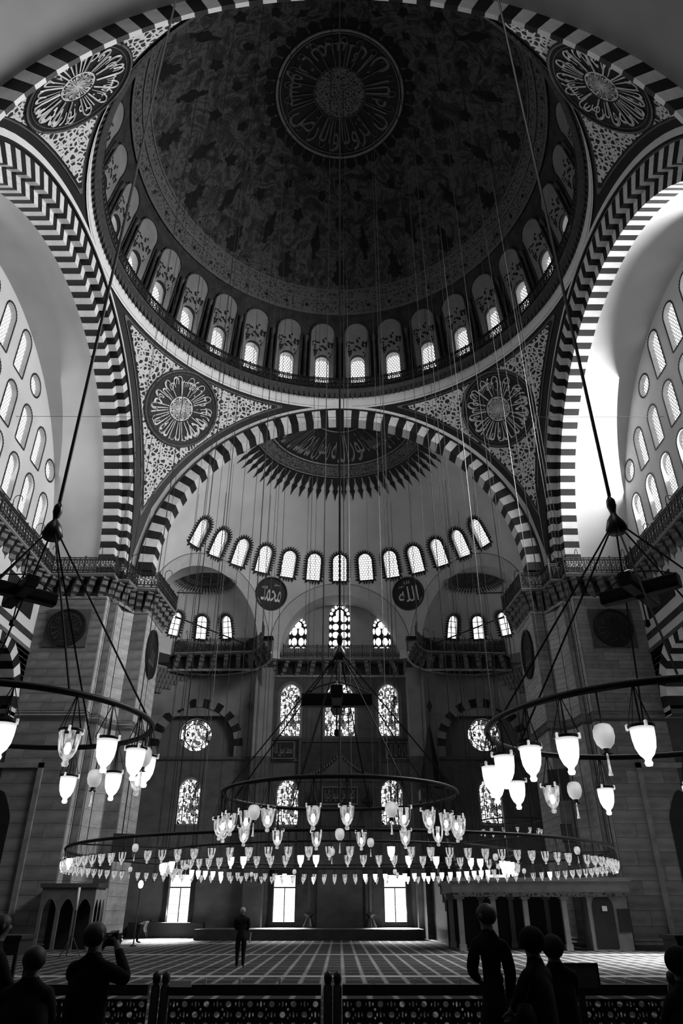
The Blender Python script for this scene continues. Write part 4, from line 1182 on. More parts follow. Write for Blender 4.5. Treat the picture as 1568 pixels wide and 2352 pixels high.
# ---- pulpit
mb = tag(empty('minbar', (6.3, 50.2, 0)), 'dark pulpit with a tall conical spire right of the prayer niche', 'pulpit')
g = G(); g.lathe([(.95, 8.55), (.92, 8.7), (.12, 12.6), (.05, 12.7), (0, 12.7)], 8); ob('spire', g.mesh('spire', plain('spire_lead', .012, .5, .3, 3)), mb)
g = G(); g.lathe([(0, 12.6), (.06, 12.7), (.13, 12.85), (.05, 13.0), (.09, 13.1), (.03, 13.25), (.02, 13.6), (0, 13.7)], 8); ob('finial', g.mesh('finial', DARKMETAL, True), mb)
g = G(); g.box(-.95, .95, -.95, .95, 7.9, 8.55); ob('canopy', g.mesh('canopy', MARBLE_D), mb)
cm = G().box(-.09, .09, -.09, .09, 4.6, 7.9).mesh('canopy_column', STONE_D)
for x in (-.8, .8):
    for y in (-.8, .8): ob('canopy_column', cm, mb, Matrix.Translation((x, y, 0)))
ob('base', G().box(-.95, .95, -.95, .95, 0, 4.6).mesh('base', MARBLE_D), mb)
g = G(); g.mapped(lambda *p: p)
wd = [(-.95, 0), (-.95, 4.6), (-8.2, .9), (-8.2, 0)]
g.add([(-.55, y, z) for y, z in wd]+[(.55, y, z) for y, z in wd], [(0,1,2,3), (7,6,5,4)]+[(i, i+4, (i+1) % 4+4, (i+1) % 4) for i in range(4)])
ob('stair_flank', g.mesh('stair_flank', MARBLE_D), mb)
for x in (-.6, .6):
    g = G(); g.tube([(x, -.95, 5.5), (x, -8.2, 1.9)], .09, 4); g.tube([(x, -8.2, 0), (x, -8.2, 2.9)], .12, 6)
    ob('handrail', g.mesh('handrail', plain('handrail_marble', .30, .4, .2, 2)), mb)
    st = G().box(x-.03, x+.03, -.03, .03, 0, .95).mesh('baluster', STONE_D)
    for k in range(9): ob('baluster', st, mb, Matrix.Translation((0, -1.4-.8*k, 4.35-.8*k*.51)))

# ---- loges beside the piers
lo = tag(empty('prayer_loge', (8.85, 36.2, 0)), 'low columned stone loge in front of the right pier', 'loge')
LST = plain('loge_stone', .15, .7, .25, 1.5)
ob('slab', G().box(-3.75, 2.6, -.1, 3.4, 2.25, 2.78).box(2.6, 4.35, -.1, 1.0, 2.25, 2.78).mesh('slab', LST), lo)
ob('cornice', G().box(-3.85, 4.45, -.22, -.1, 2.7, 2.86).mesh('cornice', plain('loge_cornice', .2, .7, .2, 2)), lo)
ob('frieze', G().box(-3.7, 4.3, -.14, -.1, 2.08, 2.25).mesh('frieze', FLORAL_DIM), lo)
pm = G(); pm.box(-.15, .15, -.15, .15, 0, .25); pm.box(-.11, .11, -.11, .11, .25, 2.0); pm.box(-.19, .19, -.19, .19, 2.0, 2.25)
pmm = pm.mesh('pillar', plain('loge_pillar', .17, .6, .2, 2))
for x in (-3.4, -1.9, -.45, 1.3):
    ob('pillar', pmm, lo, Matrix.Translation((x, .1, 0))); ob('pillar', pmm, lo, Matrix.Translation((x, 3.2, 0)))
ob('end_wall', G().box(2.35, 4.15, 0, 1.0, 0, 2.25).mesh('end_wall', plain('loge_wall', .15, .7, .25, 1.5)), lo)
d = G(); d.flat(arch_loop(.96, 2.1, 10, 3.02, .08), -.02); dr = ob('door', d.mesh('door', BLACK), lo)
ob('notice', G().box(2.98, 3.2, -.05, -.03, 1.52, 1.72).mesh('notice', PAPER), dr)
ob('hatch', G().box(3.65, 4.2, -.06, 0, .72, 1.6).mesh('hatch', BLACK), lo)
ob('back_screen', G().box(-3.6, 2.3, 3.2, 3.35, 0, 2.25).mesh('back_screen', BLACK), lo)
ll = tag(empty('arcaded_loge', (-12.2, 36.0, 0)), 'low loge with pointed arches at the foot of the left pier', 'loge')
hol = [shift(arch_loop(.62, 1.95, 10, 0, 0, .5), -.85+.78*k, .05) for k in range(3)]
g = G(); surf(g, [(-1.3, 0), (1.15, 0), (1.15, 2.45), (-1.3, 2.45)], hol, .6, lambda u, v: (u, 0, v)); surf(g, [(-1.3, 0), (1.15, 0), (1.15, 2.45), (-1.3, 2.45)], hol, .6, lambda u, v: (u, .12, v))
for h in hol: q = reveal(h, 0, .12); g.add(q.v, q.f)
ob('arcade', g.mesh('arcade', plain('left_loge_stone', .11, .7, .25, 2)), ll)
hol = [shift(arch_loop(.42, 1.95, 10, 0, 0, .9), .45+.5*k, .05) for k in range(3)]
g = G(); surf(g, [(.1, 0), (1.9, 0), (1.9, 2.45), (.1, 2.45)], hol, .6, lambda u, v: (1.15, u-.1, v))
ob('side_arcade', g.mesh('side_arcade', plain('left_loge_side', .3, .7, .2, 2)), ll)
ob('slab', G().box(-1.4, 1.25, -.08, 1.38, 2.45, 2.62).mesh('slab', STONE_D), ll)
ob('back', G().box(-1.3, 1.1, 1.28, 1.36, 0, 2.45).mesh('back', BLACK), ll)

# ---- entrance end behind the camera and bright aisle windows on the sunny side
g = G(); g.box(-26, 26, -3.2, -2.9, 0, 21); struct('wall_entrance', g.mesh('entrance_wall', STONE_W), 'entrance wall behind the visitors', 'wall')
for i, y in enumerate((17, 22, 27, 32)):
    for z, row in ((1.0, 'lower'), (6.0, 'upper')):
        M = Matrix(((0, 1, 0, 25.95), (-1, 0, 0, y), (0, 0, 1, z), (0, 0, 0, 1)))
        window(M, [(-.8, 0), (.8, 0), (.8, 3.4), (-.8, 3.4)], 'aisle', GL_AISLE, 'tall sunny %s side-aisle window, %s from the entrance' % (row, ORD[i]), .05, group='side-aisle windows')

# ================================================================== CHANDELIERS
CLEAR = None
def clear_mat(name, e):
    m = bpy.data.materials.new(name); m.use_nodes = True; nt = m.node_tree; nt.nodes.remove(nt.nodes['Principled BSDF'])
    em = nd(nt, 'ShaderNodeEmission'); em.inputs[1].default_value = e
    n = noise(nt, coord(nt, (1, 1, .5)), 22, 2)
    lk(nt, ramp(nt, n, [(.3, .15), (.5, .6), (.68, 1)]), em.inputs[0])
    gl = nd(nt, 'ShaderNodeBsdfGlossy'); gl.inputs['Roughness'].default_value = .15
    tr = nd(nt, 'ShaderNodeBsdfTransparent')
    m1 = nd(nt, 'ShaderNodeMixShader'); m1.inputs[0].default_value = .25; lk(nt, em.outputs[0], m1.inputs[1]); lk(nt, gl.outputs[0], m1.inputs[2])
    m2 = nd(nt, 'ShaderNodeMixShader'); m2.inputs[0].default_value = .18; lk(nt, m1.outputs[0], m2.inputs[1]); lk(nt, tr.outputs[0], m2.inputs[2])
    lk(nt, m2.outputs[0], nt.nodes['Material Output'].inputs[0]); m.cycles.emission_sampling = 'NONE'
    return m
CLEAR = clear_mat('glowing_clear_glass', 1.1)  # unlit glass; the light caught in it is painted as a weak glow
LAMP_S = glow('small_lit_lamp', 3.0, None, False)
EGG = glow('pale_globe_glass', .62, lambda nt: ramp(nt, noise(nt, coord(nt, (1,1,1)), 5, 1), [(.3, .35), (.7, 1)]), False)
CUP = [(0, -.30), (.024, -.295), (.032, -.273), (.023, -.255), (.028, -.24), (.055, -.212), (.079, -.158), (.090, -.09), (.095, 0), (.104, .012)]
def cup_mesh(mat, n=14, wires=0.0, s=1.0, clear=False):
    g = G()
    if clear:
        g.lathe([(r*s, z*s) for r, z in CUP[:7]], n)
        for k in range(6):         # bright strips with gaps, imitating light along the glass edges
            a = 2*PI*k/6
            g.lathe([(.079*s, -.158*s), (.092*s, -.08*s), (.098*s, 0)], 2, a0=a, a1=a+.62)
    else: g.lathe([(r*s, z*s) for r, z in CUP], n)
    if wires:
        g.k = 1
        g.lathe([(0, .02*s), (.118*s, .02*s), (.118*s, 0), (0, 0)], 10)
        g.tube([(0, 0, wires), (0, 0, .02)], .006, 4)
        for k in range(3): a = 2*PI*k/3; g.tube([(0, 0, wires), (.115*s*math.cos(a), .115*s*math.sin(a), .02)], .004, 3, cap=False)
    return g.mesh('glass_lamp', [mat, IRON], True)
def egg_mesh(s=1.0, wires=.3):
    g = G(); g.lathe([(0, -.155), (.035, -.152), (.07, -.115), (.085, -.06), (.082, 0), (.062, .035), (.035, .045), (0, .045)], 14)
    g.k = 1; g.tube([(0, 0, wires), (0, 0, .04)], .008, 4); g.lathe([(.03, -.15), (.03, -.185), (.045, -.195), (0, -.17)], 8)
    g.k = 2; g.lathe([(.007, -.19), (.011, -.32), (.02, -.36), (.0, -.36)], 7)
    g.v = [(x*s, y*s, z*s if z < .04 else z) for x, y, z in g.v]
    return g.mesh('globe_lamp', [EGG, IRON, CLEAR], True)
RIMM2 = G().lathe([(0, .020), (.108, .020), (.108, .0), (.09, -.004)], 16).mesh('rim', IRON, True)
LUG = G().lathe([(0, .03), (.014, .02), (.014, -.02), (0, -.03)], 6).mesh('rim_lug', CLEAR, True)
CUP_ON = cup_mesh(LAMP_ON, 20); CUP_CL = cup_mesh(CLEAR, 18, clear=True)
EGGM = egg_mesh(1.0, .34)
def hanger_mesh(L):
    g = G(); g.tube([(0, 0, L), (0, 0, .02)], .007, 5)
    for k in range(4): a = 2*PI*k/4+.3; g.tube([(0, 0, L), (.115*math.cos(a), .115*math.sin(a), .02)], .0045, 4, cap=False)
    return g.mesh('hanger', IRON)
def chandelier(c, R, z, zhub, lamps, label, drop=.35, zt=30.0, rods=6, ph=.3):
    """iron hoop hung by rods from a bell hub; lamps: (azimuth, kind)"""
    o = tag(empty('hoop_chandelier', (c[0], c[1], z)), label, 'chandelier', 'hoop chandeliers over the visitors')
    g = G(); g.ring((0, 0, 0), R, .032, 'z', 72, 8); ob('hoop', g.mesh('hoop', IRON, True), o)
    hz = zhub-z
    g = G(); g.lathe([(0, 0), (.10, 0), (.125, .05), (.09, .17), (.035, .25), (.035, .28), (.055, .36), (.05, .44), (.02, .5), (0, .5)], 14)
    ob('bell_hub', g.mapped(lambda x, y, zz: (x, y, zz+hz)).mesh('bell_hub', DARKMETAL, True), o)
    g = G(); g.tube([(0, 0, hz+.45), (0, 0, zt-z)], .022, 6); ob('suspension_cable', g.mesh('suspension_cable', IRON), o)
    for k in range(rods):
        a = 2*PI*k/rods+ph; g = G(); g.tube([(.05*math.sin(a), .05*math.cos(a), hz+.1), (R*math.sin(a), R*math.cos(a), 0)], .011, 5)
        ob('tie_rod', g.mesh('tie_rod', WIRE), o)
    hm = hanger_mesh(drop)
    for az, kind in lamps:
        x, y = R*math.sin(rad(az)), R*math.cos(rad(az))
        if kind == 'egg':
            ob('globe_lamp', EGGM, o, Matrix.Translation((x, y, -drop+.02))); continue
        q = ob('glass_lamp', CUP_ON if kind == 'on' else CUP_CL, o, Matrix.Translation((x, y, -drop)) @ Matrix.Rotation(rad(az*3), 4, 'Z'))
        ob('rim', RIMM2, q); ob('hanger', hm, q)
        for k in range(3): ob('rim_lug', LUG, q, Matrix.Translation((.110*math.cos(2.1*k), .110*math.sin(2.1*k), .01)))
        if kind != 'on': ob('bulb', BULBM, q)
    return o
BULBM = G().lathe([(0, -.2), (.02, -.19), (.032, -.15), (.02, -.1), (0, -.09)], 8).mesh('bulb', BULB, True)
chandelier((-3.45, 7.4), 1.45, 3.32, 5.45, [(156, 'on'), (134, 'clear'), (118, 'on'), (99, 'on'), (82, 'on'), (90, 'egg'), (8, 'on'), (22, 'egg'), (34, 'on'), (56, 'clear'), (-30, 'on'), (-75, 'on'), (-120, 'on'), (-160, 'egg')],
           'iron hoop chandelier cut by the left picture edge, carrying lit bell glass lamps', .34, 31.0)
chandelier((3.27, 7.25), 1.74, 3.23, 5.45, [(-151, 'on'), (-141, 'egg'), (-130, 'on'), (-116, 'on'), (-101, 'on'), (-82, 'on'), (-66, 'on'), (-46, 'on'), (-26, 'clear'), (-15, 'egg'), (-2, 'on'), (30, 'on'), (75, 'on'), (120, 'on'), (165, 'egg')],
           'iron hoop chandelier cut by the right picture edge, carrying lit bell glass lamps', .36, 31.0)
CL = [(a, 'clear') for a in (-169, -148, 177, -135, -122, -112, 152, 138, 125, 112, -84, -60, -36, -13, 12, 38, 62, 86, 100, -98)] + [(-140, 'egg'), (158, 'egg'), (0, 'egg')]
chandelier((0, 12.0), 1.87, 3.19, 5.42, CL, 'small iron hoop chandelier of clear tulip lamps hanging in the middle', .38, 31.2, 8)

def speakers(c, z, rot, label, k_=1.0):
    o = tag(empty('loudspeaker_cluster', (c[0], c[1], z), Matrix.Translation((c[0], c[1], z)) @ Matrix.Rotation(rot, 4, 'Z') @ Matrix.Diagonal((k_, k_, k_, 1))), label, 'loudspeakers', 'hanging loudspeakers')
    sp = G()
    pr = [(-.085, -.10), (.085, -.10), (.10, -.05), (.10, .08), (.08, .10), (-.08, .10), (-.10, .08), (-.10, -.05)]
    sp.prism(pr, .06, .60)
    sm_ = sp.mesh('speaker_box', BLACK)
    gr = G().box(-.075, .075, .08, .58, -.112, -.10).mesh('speaker_grille', IRON)
    for k in range(4):
        b = ob('speaker_box', sm_, o, Matrix.Rotation(PI/2*k, 4, 'Z')); ob('speaker_grille', gr, b)
        g = G(); g.tube([(0, 0, .32), (0, .3, .24), (0, .55, .12)], .012, 4); ob('bracket', g.mesh('bracket', IRON), o, Matrix.Rotation(PI/2*k, 4, 'Z'))
    g = G(); g.tube([(0, 0, -.5), (0, 0, .75)], .012, 5); g.lathe([(0, -.62), (.05, -.58), (.04, -.5), (0, -.48)], 8); ob('stem', g.mesh('stem', IRON), o)
speakers((-.05, 12.0), 4.72, 0, 'cross of four black loudspeakers above the middle hoop chandelier')
speakers((-3.62, 7.3), 4.72, .70, 'cross of four black loudspeakers above the left hoop chandelier', .68)
speakers((3.35, 7.2), 4.70, .85, 'cross of four black loudspeakers above the right hoop chandelier', .72)

# great double hoop under the dome
big = tag(empty('great_chandelier', (0, 26.6, 3.2)), 'vast double-hoop chandelier of many small glass lamps spanning the hall under the dome', 'chandelier')
RO, RI = 8.9, 5.9
for R, r_, nme in ((RO, .045, 'outer_hoop'), (RI, .035, 'inner_hoop')):
    g = G(); g.ring((0, 0, 0), R, r_, 'z', 128, 6); ob(nme, g.mesh(nme, IRON, True), big)
S_CL = cup_mesh(CLEAR, 9, .33, .95, True); S_ON = cup_mesh(LAMP_S, 9, .33, .95)
S_EG = egg_mesh(.95, .22)
for R, n, lit in ((RO, 118, .06), (RI, 88, .42)):
    for k in range(n):
        a = 2*PI*(k+.5)/n; rnd = random.random()
        M = Matrix.Translation((R*math.sin(a), R*math.cos(a), -.35)) @ Matrix.Rotation(a*7, 4, 'Z')
        if k % 13 == 5: ob('globe_lamp', S_EG, big, Matrix.Translation((R*math.sin(a), R*math.cos(a), -.22)))
        else: ob('glass_lamp', S_ON if rnd < lit else S_CL, big, M)
wr = random.Random(3)
for R, n in ((RO, 30), (RI, 18)):
    for k in range(n):
        a = 2*PI*(k+.25)/n
        zt = 34.3+math.sqrt(13.35**2-R*R)-3.2
        g = G(); g.tube([(R*math.sin(a), R*math.cos(a), 0), (R*math.sin(a)+wr.uniform(-.1, .1), R*math.cos(a)+wr.uniform(-.1, .1), zt)], wr.choice((.009, .011, .014)), 4)
        ob('suspension_cable', g.mesh('suspension_cable', WIRE_L if wr.random() < .08 else WIRE), big)
for k in range(8):
    a = 2*PI*k/8+.2; g = G(); g.tube([(RI*math.sin(a), RI*math.cos(a), 0), (RO*math.sin(a), RO*math.cos(a), 0)], .02, 5); ob('spoke', g.mesh('spoke', IRON), big)
g = G(); g.tube([(0, -.8, 44.4), (0, -.8, .4)], .05, 6); ob('central_chain', g.mesh('central_chain', IRON), big)
g = G(); g.tube([(.22, -.8, 44.4), (.16, -.8, 6)], .02, 5); ob('suspension_cable', g.mesh('suspension_cable', WIRE), big)
# small hoop by the pulpit
sh = tag(empty('small_chandelier', (10.2, 45.5, 6.2)), 'small plain hoop chandelier before the far right stained window', 'chandelier')
g = G(); g.ring((0, 0, 0), 1.75, .04, 'z', 48, 5); ob('hoop', g.mesh('hoop', IRON, True), sh)
for k in range(14): a = 2*PI*k/14; ob('glass_lamp', S_CL, sh, Matrix.Translation((1.75*math.sin(a), 1.75*math.cos(a), -.5)))
g = G()
for k in range(4): a = PI/2*k+.4; g.tube([(1.75*math.sin(a), 1.75*math.cos(a), 0), (0, 0, 9.8)], .012, 4)
ob('suspension_cable', g.mesh('suspension_cable', WIRE), sh)

# apse cables: single long wires from the semi-dome down to the hall's lamps
for i, (px, y, z0) in enumerate(((-9.8, 41.5, 3.0), (-8.2, 43, 3.4), (-7.5, 41.2, 3.0), (-5.2, 45, 3.2), (-4.3, 42, 3), (-2.4, 46, 3), (2.0, 44.5, 3), (3.9, 46, 3), (5.0, 43, 3), (7.6, 42.5, 3), (8.6, 44, 3.1), (9.4, 42, 3))):
    q = SR**2-px**2-(y-YF)**2; zt = 18.6+math.sqrt(max(1, q))
    g = G(); g.tube([(px, y, zt), (px, y, z0)], .013, 4); r = ob('hanging_wire', g.mesh('hanging_wire', WIRE_L if i in (2, 6) else WIRE))
    tag(r, 'thin wire dropping from the semi-dome, %s from the left' % ORD[i], 'wire', 'apse hanging wires')
    g = G(); g.lathe([(0, 0), (.06, 0), (.06, -.18), (0, -.18)], 6); ob('weight', g.mapped(lambda a, b, c_: (px+a, y+b, z0+c_)).mesh('weight', IRON), r)
g = G(); g.tube([(-17.4, 30, 24.62), (0, 30, 24.55), (17.4, 30, 24.6)], .014, 4)
tag(ob('cross_wire', g.mesh('cross_wire', IRON)), 'thin level wire stretched across the whole hall below the roundels', 'wire')
for s, side in ((-1, 'left'), (1, 'right')):
    g = G(); g.tube([(s*10.6, 42.4, 18.0), (s*6.9, 50.6, 18.9)], .05, 6); tag(ob('slanting_pole', g.mesh('slanting_pole', IRON)), 'dark pole slanting across the %s conch railing' % side, 'pole', 'slanting poles')
    g = G(); g.tube([(s*10.6, 42.0, 19.5), (s*9.0, 42.6, 19.7)], .045, 6); tag(ob('stub_rod', g.mesh('stub_rod', IRON)), 'short horizontal rod jutting from the %s pier railing' % side, 'rod', 'stub rods')
# screens and boxes on the piers
def screen(loc, rz, rx, w_, h_, label, mat=BLACK):
    o = tag(empty('wall_screen', loc, Matrix.Translation(loc) @ Matrix.Rotation(rz, 4, 'Z') @ Matrix.Rotation(rx, 4, 'X')), label, 'screen', 'pier screens')
    ob('housing', G().box(-w_/2, w_/2, 0, .12, -h_/2, h_/2).mesh('housing', IRON), o)
    ob('display', G().box(-w_/2+.05, w_/2-.05, -.01, 0, -h_/2+.05, h_/2-.05).mesh('display', mat), o)
    g = G(); g.tube([(0, .1, 0), (0, .5, .1)], .03, 5); ob('bracket', g.mesh('bracket', IRON), o)
screen((-10.95, 38.9, 4.35), .35, -.12, 1.05, 1.2, 'dark screen mounted on the left pier above the lamp ring')
screen((11.4, 38.6, 7.25), -.55, -.2, 1.1, 1.6, 'large dark tilted board on the right pier below the lit lamps')
screen((11.5, 38.7, 4.95), -.3, -.12, .55, .85, 'small framed notice high on the right pier', STONE_D)

# ================================================================== FENCE, FURNITURE
YB = 8.35
tile = G(); TW, TH = .225, .17
def dia(cx, cz, rx, rz, n=8): return [(cx+rx*math.cos(2*PI*(i+.5)/n), cz+rz*math.sin(2*PI*(i+.5)/n)) for i in range(n)]
hol = [dia(TW*.25, TH*.25, .030, .026), dia(TW*.75, TH*.75, .030, .026)]
for (cx, cz) in ((.75, .25), (.25, .75)): hol += [dia(TW*cx, TH*cz, .010, .026, 6), dia(TW*cx-.035, TH*cz, .008, .016, 6), dia(TW*cx+.035, TH*cz, .008, .016, 6)]
hol += [dia(TW*.5, TH*.5, .012, .012, 6), dia(TW*.5, TH*.02+.012, .010, .010, 6)]
surf(tile, [(0, 0), (TW, 0), (TW, TH), (0, TH)], hol, .12, lambda u, v: (u, 0, v))
pan = G()
for i in range(7):
    for j in range(4):
        pan.add([(x+TW*i, y, z+TH*j) for x, y, z in tile.v], tile.f)
PANM = pan.mesh('pierced_screen', WOOD_D)
pf = G()
for q in (1, -1):
    pf.lathe([(.043, 0), (.043, .93), (.028, .95), (.036, .97), (.042, 1.0), (.036, 1.04), (.015, 1.06), (0, 1.065)], 12, (q*.047, 0, 0))
POSTF = pf.mesh('double_post', WOOD_D, True)
RAILF = G().box(.02, 1.52, -.045, .045, .86, .95).box(.02, 1.52, -.03, .03, .05, .13).mesh('rail', WOOD_D)
KNOB = G().box(-.014, .014, -.05, -.03, .955, 1.0).mesh('tag', PAPER)
xs = [-5.2+1.71*k for k in range(7)]
fword = ('first', 'second', 'third', 'fourth', 'fifth', 'sixth')
for k in range(6):
    o = tag(empty('fence_section', (xs[k]+.075, YB, 0)), 'low pierced wooden fence section, %s from the left' % fword[k], 'fence', 'visitor fence')
    ob('pierced_screen', PANM, o, Matrix.Translation((.02, 0, .15)) @ Matrix.Diagonal((.952, 1, 1, 1)))
    ob('rail', RAILF, o)
    ob('double_post', POSTF, o, Matrix.Translation((-.075, 0, 0)))
    if k > 1:
        for q in (.35, .72, 1.15): ob('tag', KNOB, o, Matrix.Translation((q+.07*math.sin(k*3+q*9), 0, 0)))
    if k == 2: ob('label_strip', G().box(.02, .24, -.06, -.046, .93, .985).mesh('label_strip', PAPER), o)
sg = tag(empty('notice_board', (2.33, 8.15, 0)), 'dark square notice board standing at the fence beside the woman in the headscarf', 'notice board')
ob('board', G().box(-.18, .18, -.02, .02, .94, 1.125).mesh('board', plain('notice_grey', .05, .6, .2, 3)), sg)
ob('frame', G().box(-.195, -.18, -.03, .03, .925, 1.14).box(.18, .195, -.03, .03, .925, 1.14).box(-.18, .18, -.03, .03, 1.125, 1.14).box(-.18, .18, -.03, .03, .925, .94).mesh('frame', IRON), sg)
ob('stand', G().box(-.03, .03, -.02, .02, 0, .94).box(-.18, .18, -.14, .14, 0, .03).mesh('stand', IRON), sg)
for s, side, x0, x1 in ((-1, 'left', -6.35, -5.55), (1, 'right', 5.85, 7.3)):
    t = tag(empty('reading_desk', ((x0+x1)/2, 14.6, 0)), 'dark low desk with deep apron on the carpet at the %s edge' % side, 'desk', 'dark desks')
    h = (x1-x0)/2
    ob('top', G().box(-h, h, -.35, .35, 1.14, 1.20).mesh('top', WOOD_D), t); ob('apron', G().box(-h+.04, h-.04, -.31, .31, .90, 1.14).mesh('apron', WOOD_D), t)
    lm = G().box(-.03, .03, -.03, .03, 0, .9).mesh('leg', WOOD_D)
    for x in (-h+.07, h-.07):
        for y in (-.28, .28): ob('leg', lm, t, Matrix.Translation((x, y, 0)))
# tall fan heater lamp by the left pier, and a stand
ls = tag(empty('lamp_standard', (-10.2, 40.5, 0)), 'slim dark standard with a small bright globe beside the left pier', 'lamp')
ob('pole', G().lathe([(.16, 0), (.16, .05), (.035, .08), (.03, 2.55)], 8).mesh('pole', IRON, True), ls)
ob('globe', G().lathe([(0, 2.5), (.10, 2.56), (.14, 2.7), (.10, 2.84), (0, 2.9)], 12).mesh('globe', glow('standard_globe', 3.0), True), ls)
tr = tag(empty('light_tripod', (-10.35, 31.5, 0)), 'black tripod with an upright white tube at the foot of the left pier', 'tripod')
ob('tube', G().lathe([(0, 1.55), (.05, 1.55), (.05, 2.35), (0, 2.35)], 8).mesh('tube', PAPER, True), tr)
ob('pole', G().lathe([(.025, .3), (.025, 1.55)], 6).mesh('pole', IRON), tr)
for k in range(3):
    a = 2*PI*k/3; g = G(); g.tube([(0, 0, .75), (.45*math.cos(a), .45*math.sin(a), .02)], .018, 5); ob('leg', g.mesh('leg', IRON), tr)

# ================================================================== PEOPLE
def skinned(verts, edges, radii, root=0, sub=2):
    me = bpy.data.meshes.new('tmp'); me.from_pydata(verts, edges, []); o = bpy.data.objects.new('tmp', me); COL.objects.link(o)
    m = o.modifiers.new('s', 'SKIN'); m.use_smooth_shade = True; m.branch_smoothing = .6
    sv = me.skin_vertices[0].data
    for i, r in enumerate(radii): sv[i].radius = r if isinstance(r, tuple) else (r, r); sv[i].use_root = (i == root)
    u = o.modifiers.new('u', 'SUBSURF'); u.levels = sub; u.render_levels = sub
    dg = bpy.context.evaluated_depsgraph_get(); dg.update()
    out = bpy.data.meshes.new_from_object(o.evaluated_get(dg)); bpy.data.objects.remove(o); return out
def person(loc, rz, H, label, cloth, hair, arms=None, bend=0.0, stride=.0, look=(0, 0), wide=1.0, coat=None, scarf=None, extra=None, group=None, trousers=None):
    """local: x right, y forward, z up; measures are shares of the height"""
    V, Ed, Rd = [], [], []
    def vt(p, r, par=None):
        V.append(Vector(p)); Rd.append(r)
        if par is not None: Ed.append((par, len(V)-1))
        return len(V)-1
    w_ = wide
    pel = vt((0, 0, .525), (.082*w_, .062*w_))
    wai = vt((0, .005, .61), (.074*w_, .056*w_), pel); che = vt((0, .0, .71), (.092*w_, .062*w_), wai); up = vt((0, -.005, .79), (.088*w_, .055*w_), che)
    nk = vt((0, .0, .848), (.038, .040), up); hd0 = vt((0, .010, .882), (.038, .046), nk); hd = vt((0, .008, .93), (.043, .053), hd0); cr = vt((0, .0, .968), (.033, .040), hd)
    nose = vt((0, .072, .915), (.007, .007), hd)
    upper = list(range(wai, len(V)))
    for i in (hd0, hd, cr, nose):
        q = V[i]-V[nk]; V[i] = V[nk]+Matrix.Rotation(look[0], 3, 'Z') @ (Matrix.Rotation(look[1], 3, 'X') @ q)
    hands = []
    for s in (-1, 1):
        A = (arms or {}).get(s, ((.135, -.01, .63), (.14, .05, .50)))
        sh = vt((s*.10*w_, -.005, .785), (.046, .046), up); el = vt((s*A[0][0], A[0][1], A[0][2]), (.036, .036), sh)
        wr_ = vt((s*A[1][0], A[1][1], A[1][2]), (.020, .020), el)
        d = (V[wr_]-V[el]).normalized(); pm = vt(V[wr_]+d*.035, (.024, .013), wr_); hands.append(pm)
        side = Vector((-d.y, d.x, 0)); side = side.normalized() if side.length > .1 else Vector((1, 0, 0))
        bendv = Vector((0, .5, -.4))
        for q, (o_, L) in enumerate(((-.020, .040), (-.007, .046), (.007, .043), (.020, .034))):
            b0 = vt(V[pm]+d*.018+side*o_, .0062, pm); b1 = vt(V[b0]+d*L*.55+bendv*.008, .0056, b0); vt(V[b1]+d*L*.4+bendv*.018, .0048, b1)
        t0 = vt(V[pm]+side*(.026*s)-d*.004, .0068, pm); vt(V[t0]+side*(.014*s)+d*.026, .0055, t0)
        upper += list(range(sh, len(V)))
        hp = vt((s*.05*w_, 0, .49), (.062*w_, .062*w_), pel); st = stride*s
        kn = vt((s*.055, st*.5+.01, .28), (.043, .046), hp); an = vt((s*.055, st-.01, .05), (.026, .028), kn); toe = vt((s*.062, st+.075, .022), (.024, .018), an); vt((s*.064, st+.105, .018), (.016, .012), toe)
    if bend:
        for i in upper: V[i] = V[pel]+Matrix.Rotation(-bend, 3, 'X') @ (V[i]-V[pel])
        if arms and 'knees' in arms: pass
    me = skinned([v*H for v in V], Ed, [tuple(k*H for k in (r if isinstance(r, tuple) else (r, r))) for r in Rd])
    me.name = 'person_body'
    me.materials.append(cloth); me.materials.append(SKIN); me.materials.append(IRON); me.materials.append(trousers or cloth)
    hc = V[hd]*H; pc = [V[i]*H for i in hands]
    for p in me.polygons:
        c = p.center
        if (c-hc).length < .085*H and (c-V[nk]*H).length > .02*H: p.material_index = 1
        elif any((c-q).length < .075*H and (c-q).length < 9 for q in pc): p.material_index = 1
        elif c.z < .045*H: p.material_index = 2
        elif c.z < .535*H and abs(c.y) < .1*H: p.material_index = 3
    o = tag(ob('person', me, None, Matrix.Translation(loc) @ Matrix.Rotation(rz, 4, 'Z')), label, 'person', group)
    # hair or scarf
    g = G(); rx, ry, rz_ = .0575*H, .063*H, .060*H
    Rm = Matrix.Rotation(look[0], 3, 'Z') @ Matrix.Rotation(look[1]-bend, 3, 'X')
    full = scarf is not None
    def cap(u, v):
        a = 2*PI*u; e = rad(90-(150 if full else 142)*v) ; k = 1.12 if full else 1.0
        face = max(0, math.sin(a))          # forward is +y: leave the face free
        if not full: e = max(e, rad(90-142*v + 88*face*v))
        else: e = max(e, rad(90-150*v + 40*face*v))
        return hc+Rm @ Vector((rx*k*math.cos(e)*math.cos(a), ry*k*math.cos(e)*math.sin(a)-.006*H, rz_*k*math.sin(e)))
    g.grid(cap, 20, 9); ob('headscarf' if full else 'hair', g.mesh('hair', scarf or hair, True), o)
    for s in (-1, 1):
        if not full: g = G(); g.lathe([(0, -.018*H), (.010*H, -.012*H), (.011*H, .008*H), (0, .016*H)], 7); ob('ear', g.mapped(lambda x, y, z: hc+Rm @ Vector((s*.054*H+x*.5, y-.005*H, z-.004*H))).mesh('ear', SKIN, True), o)
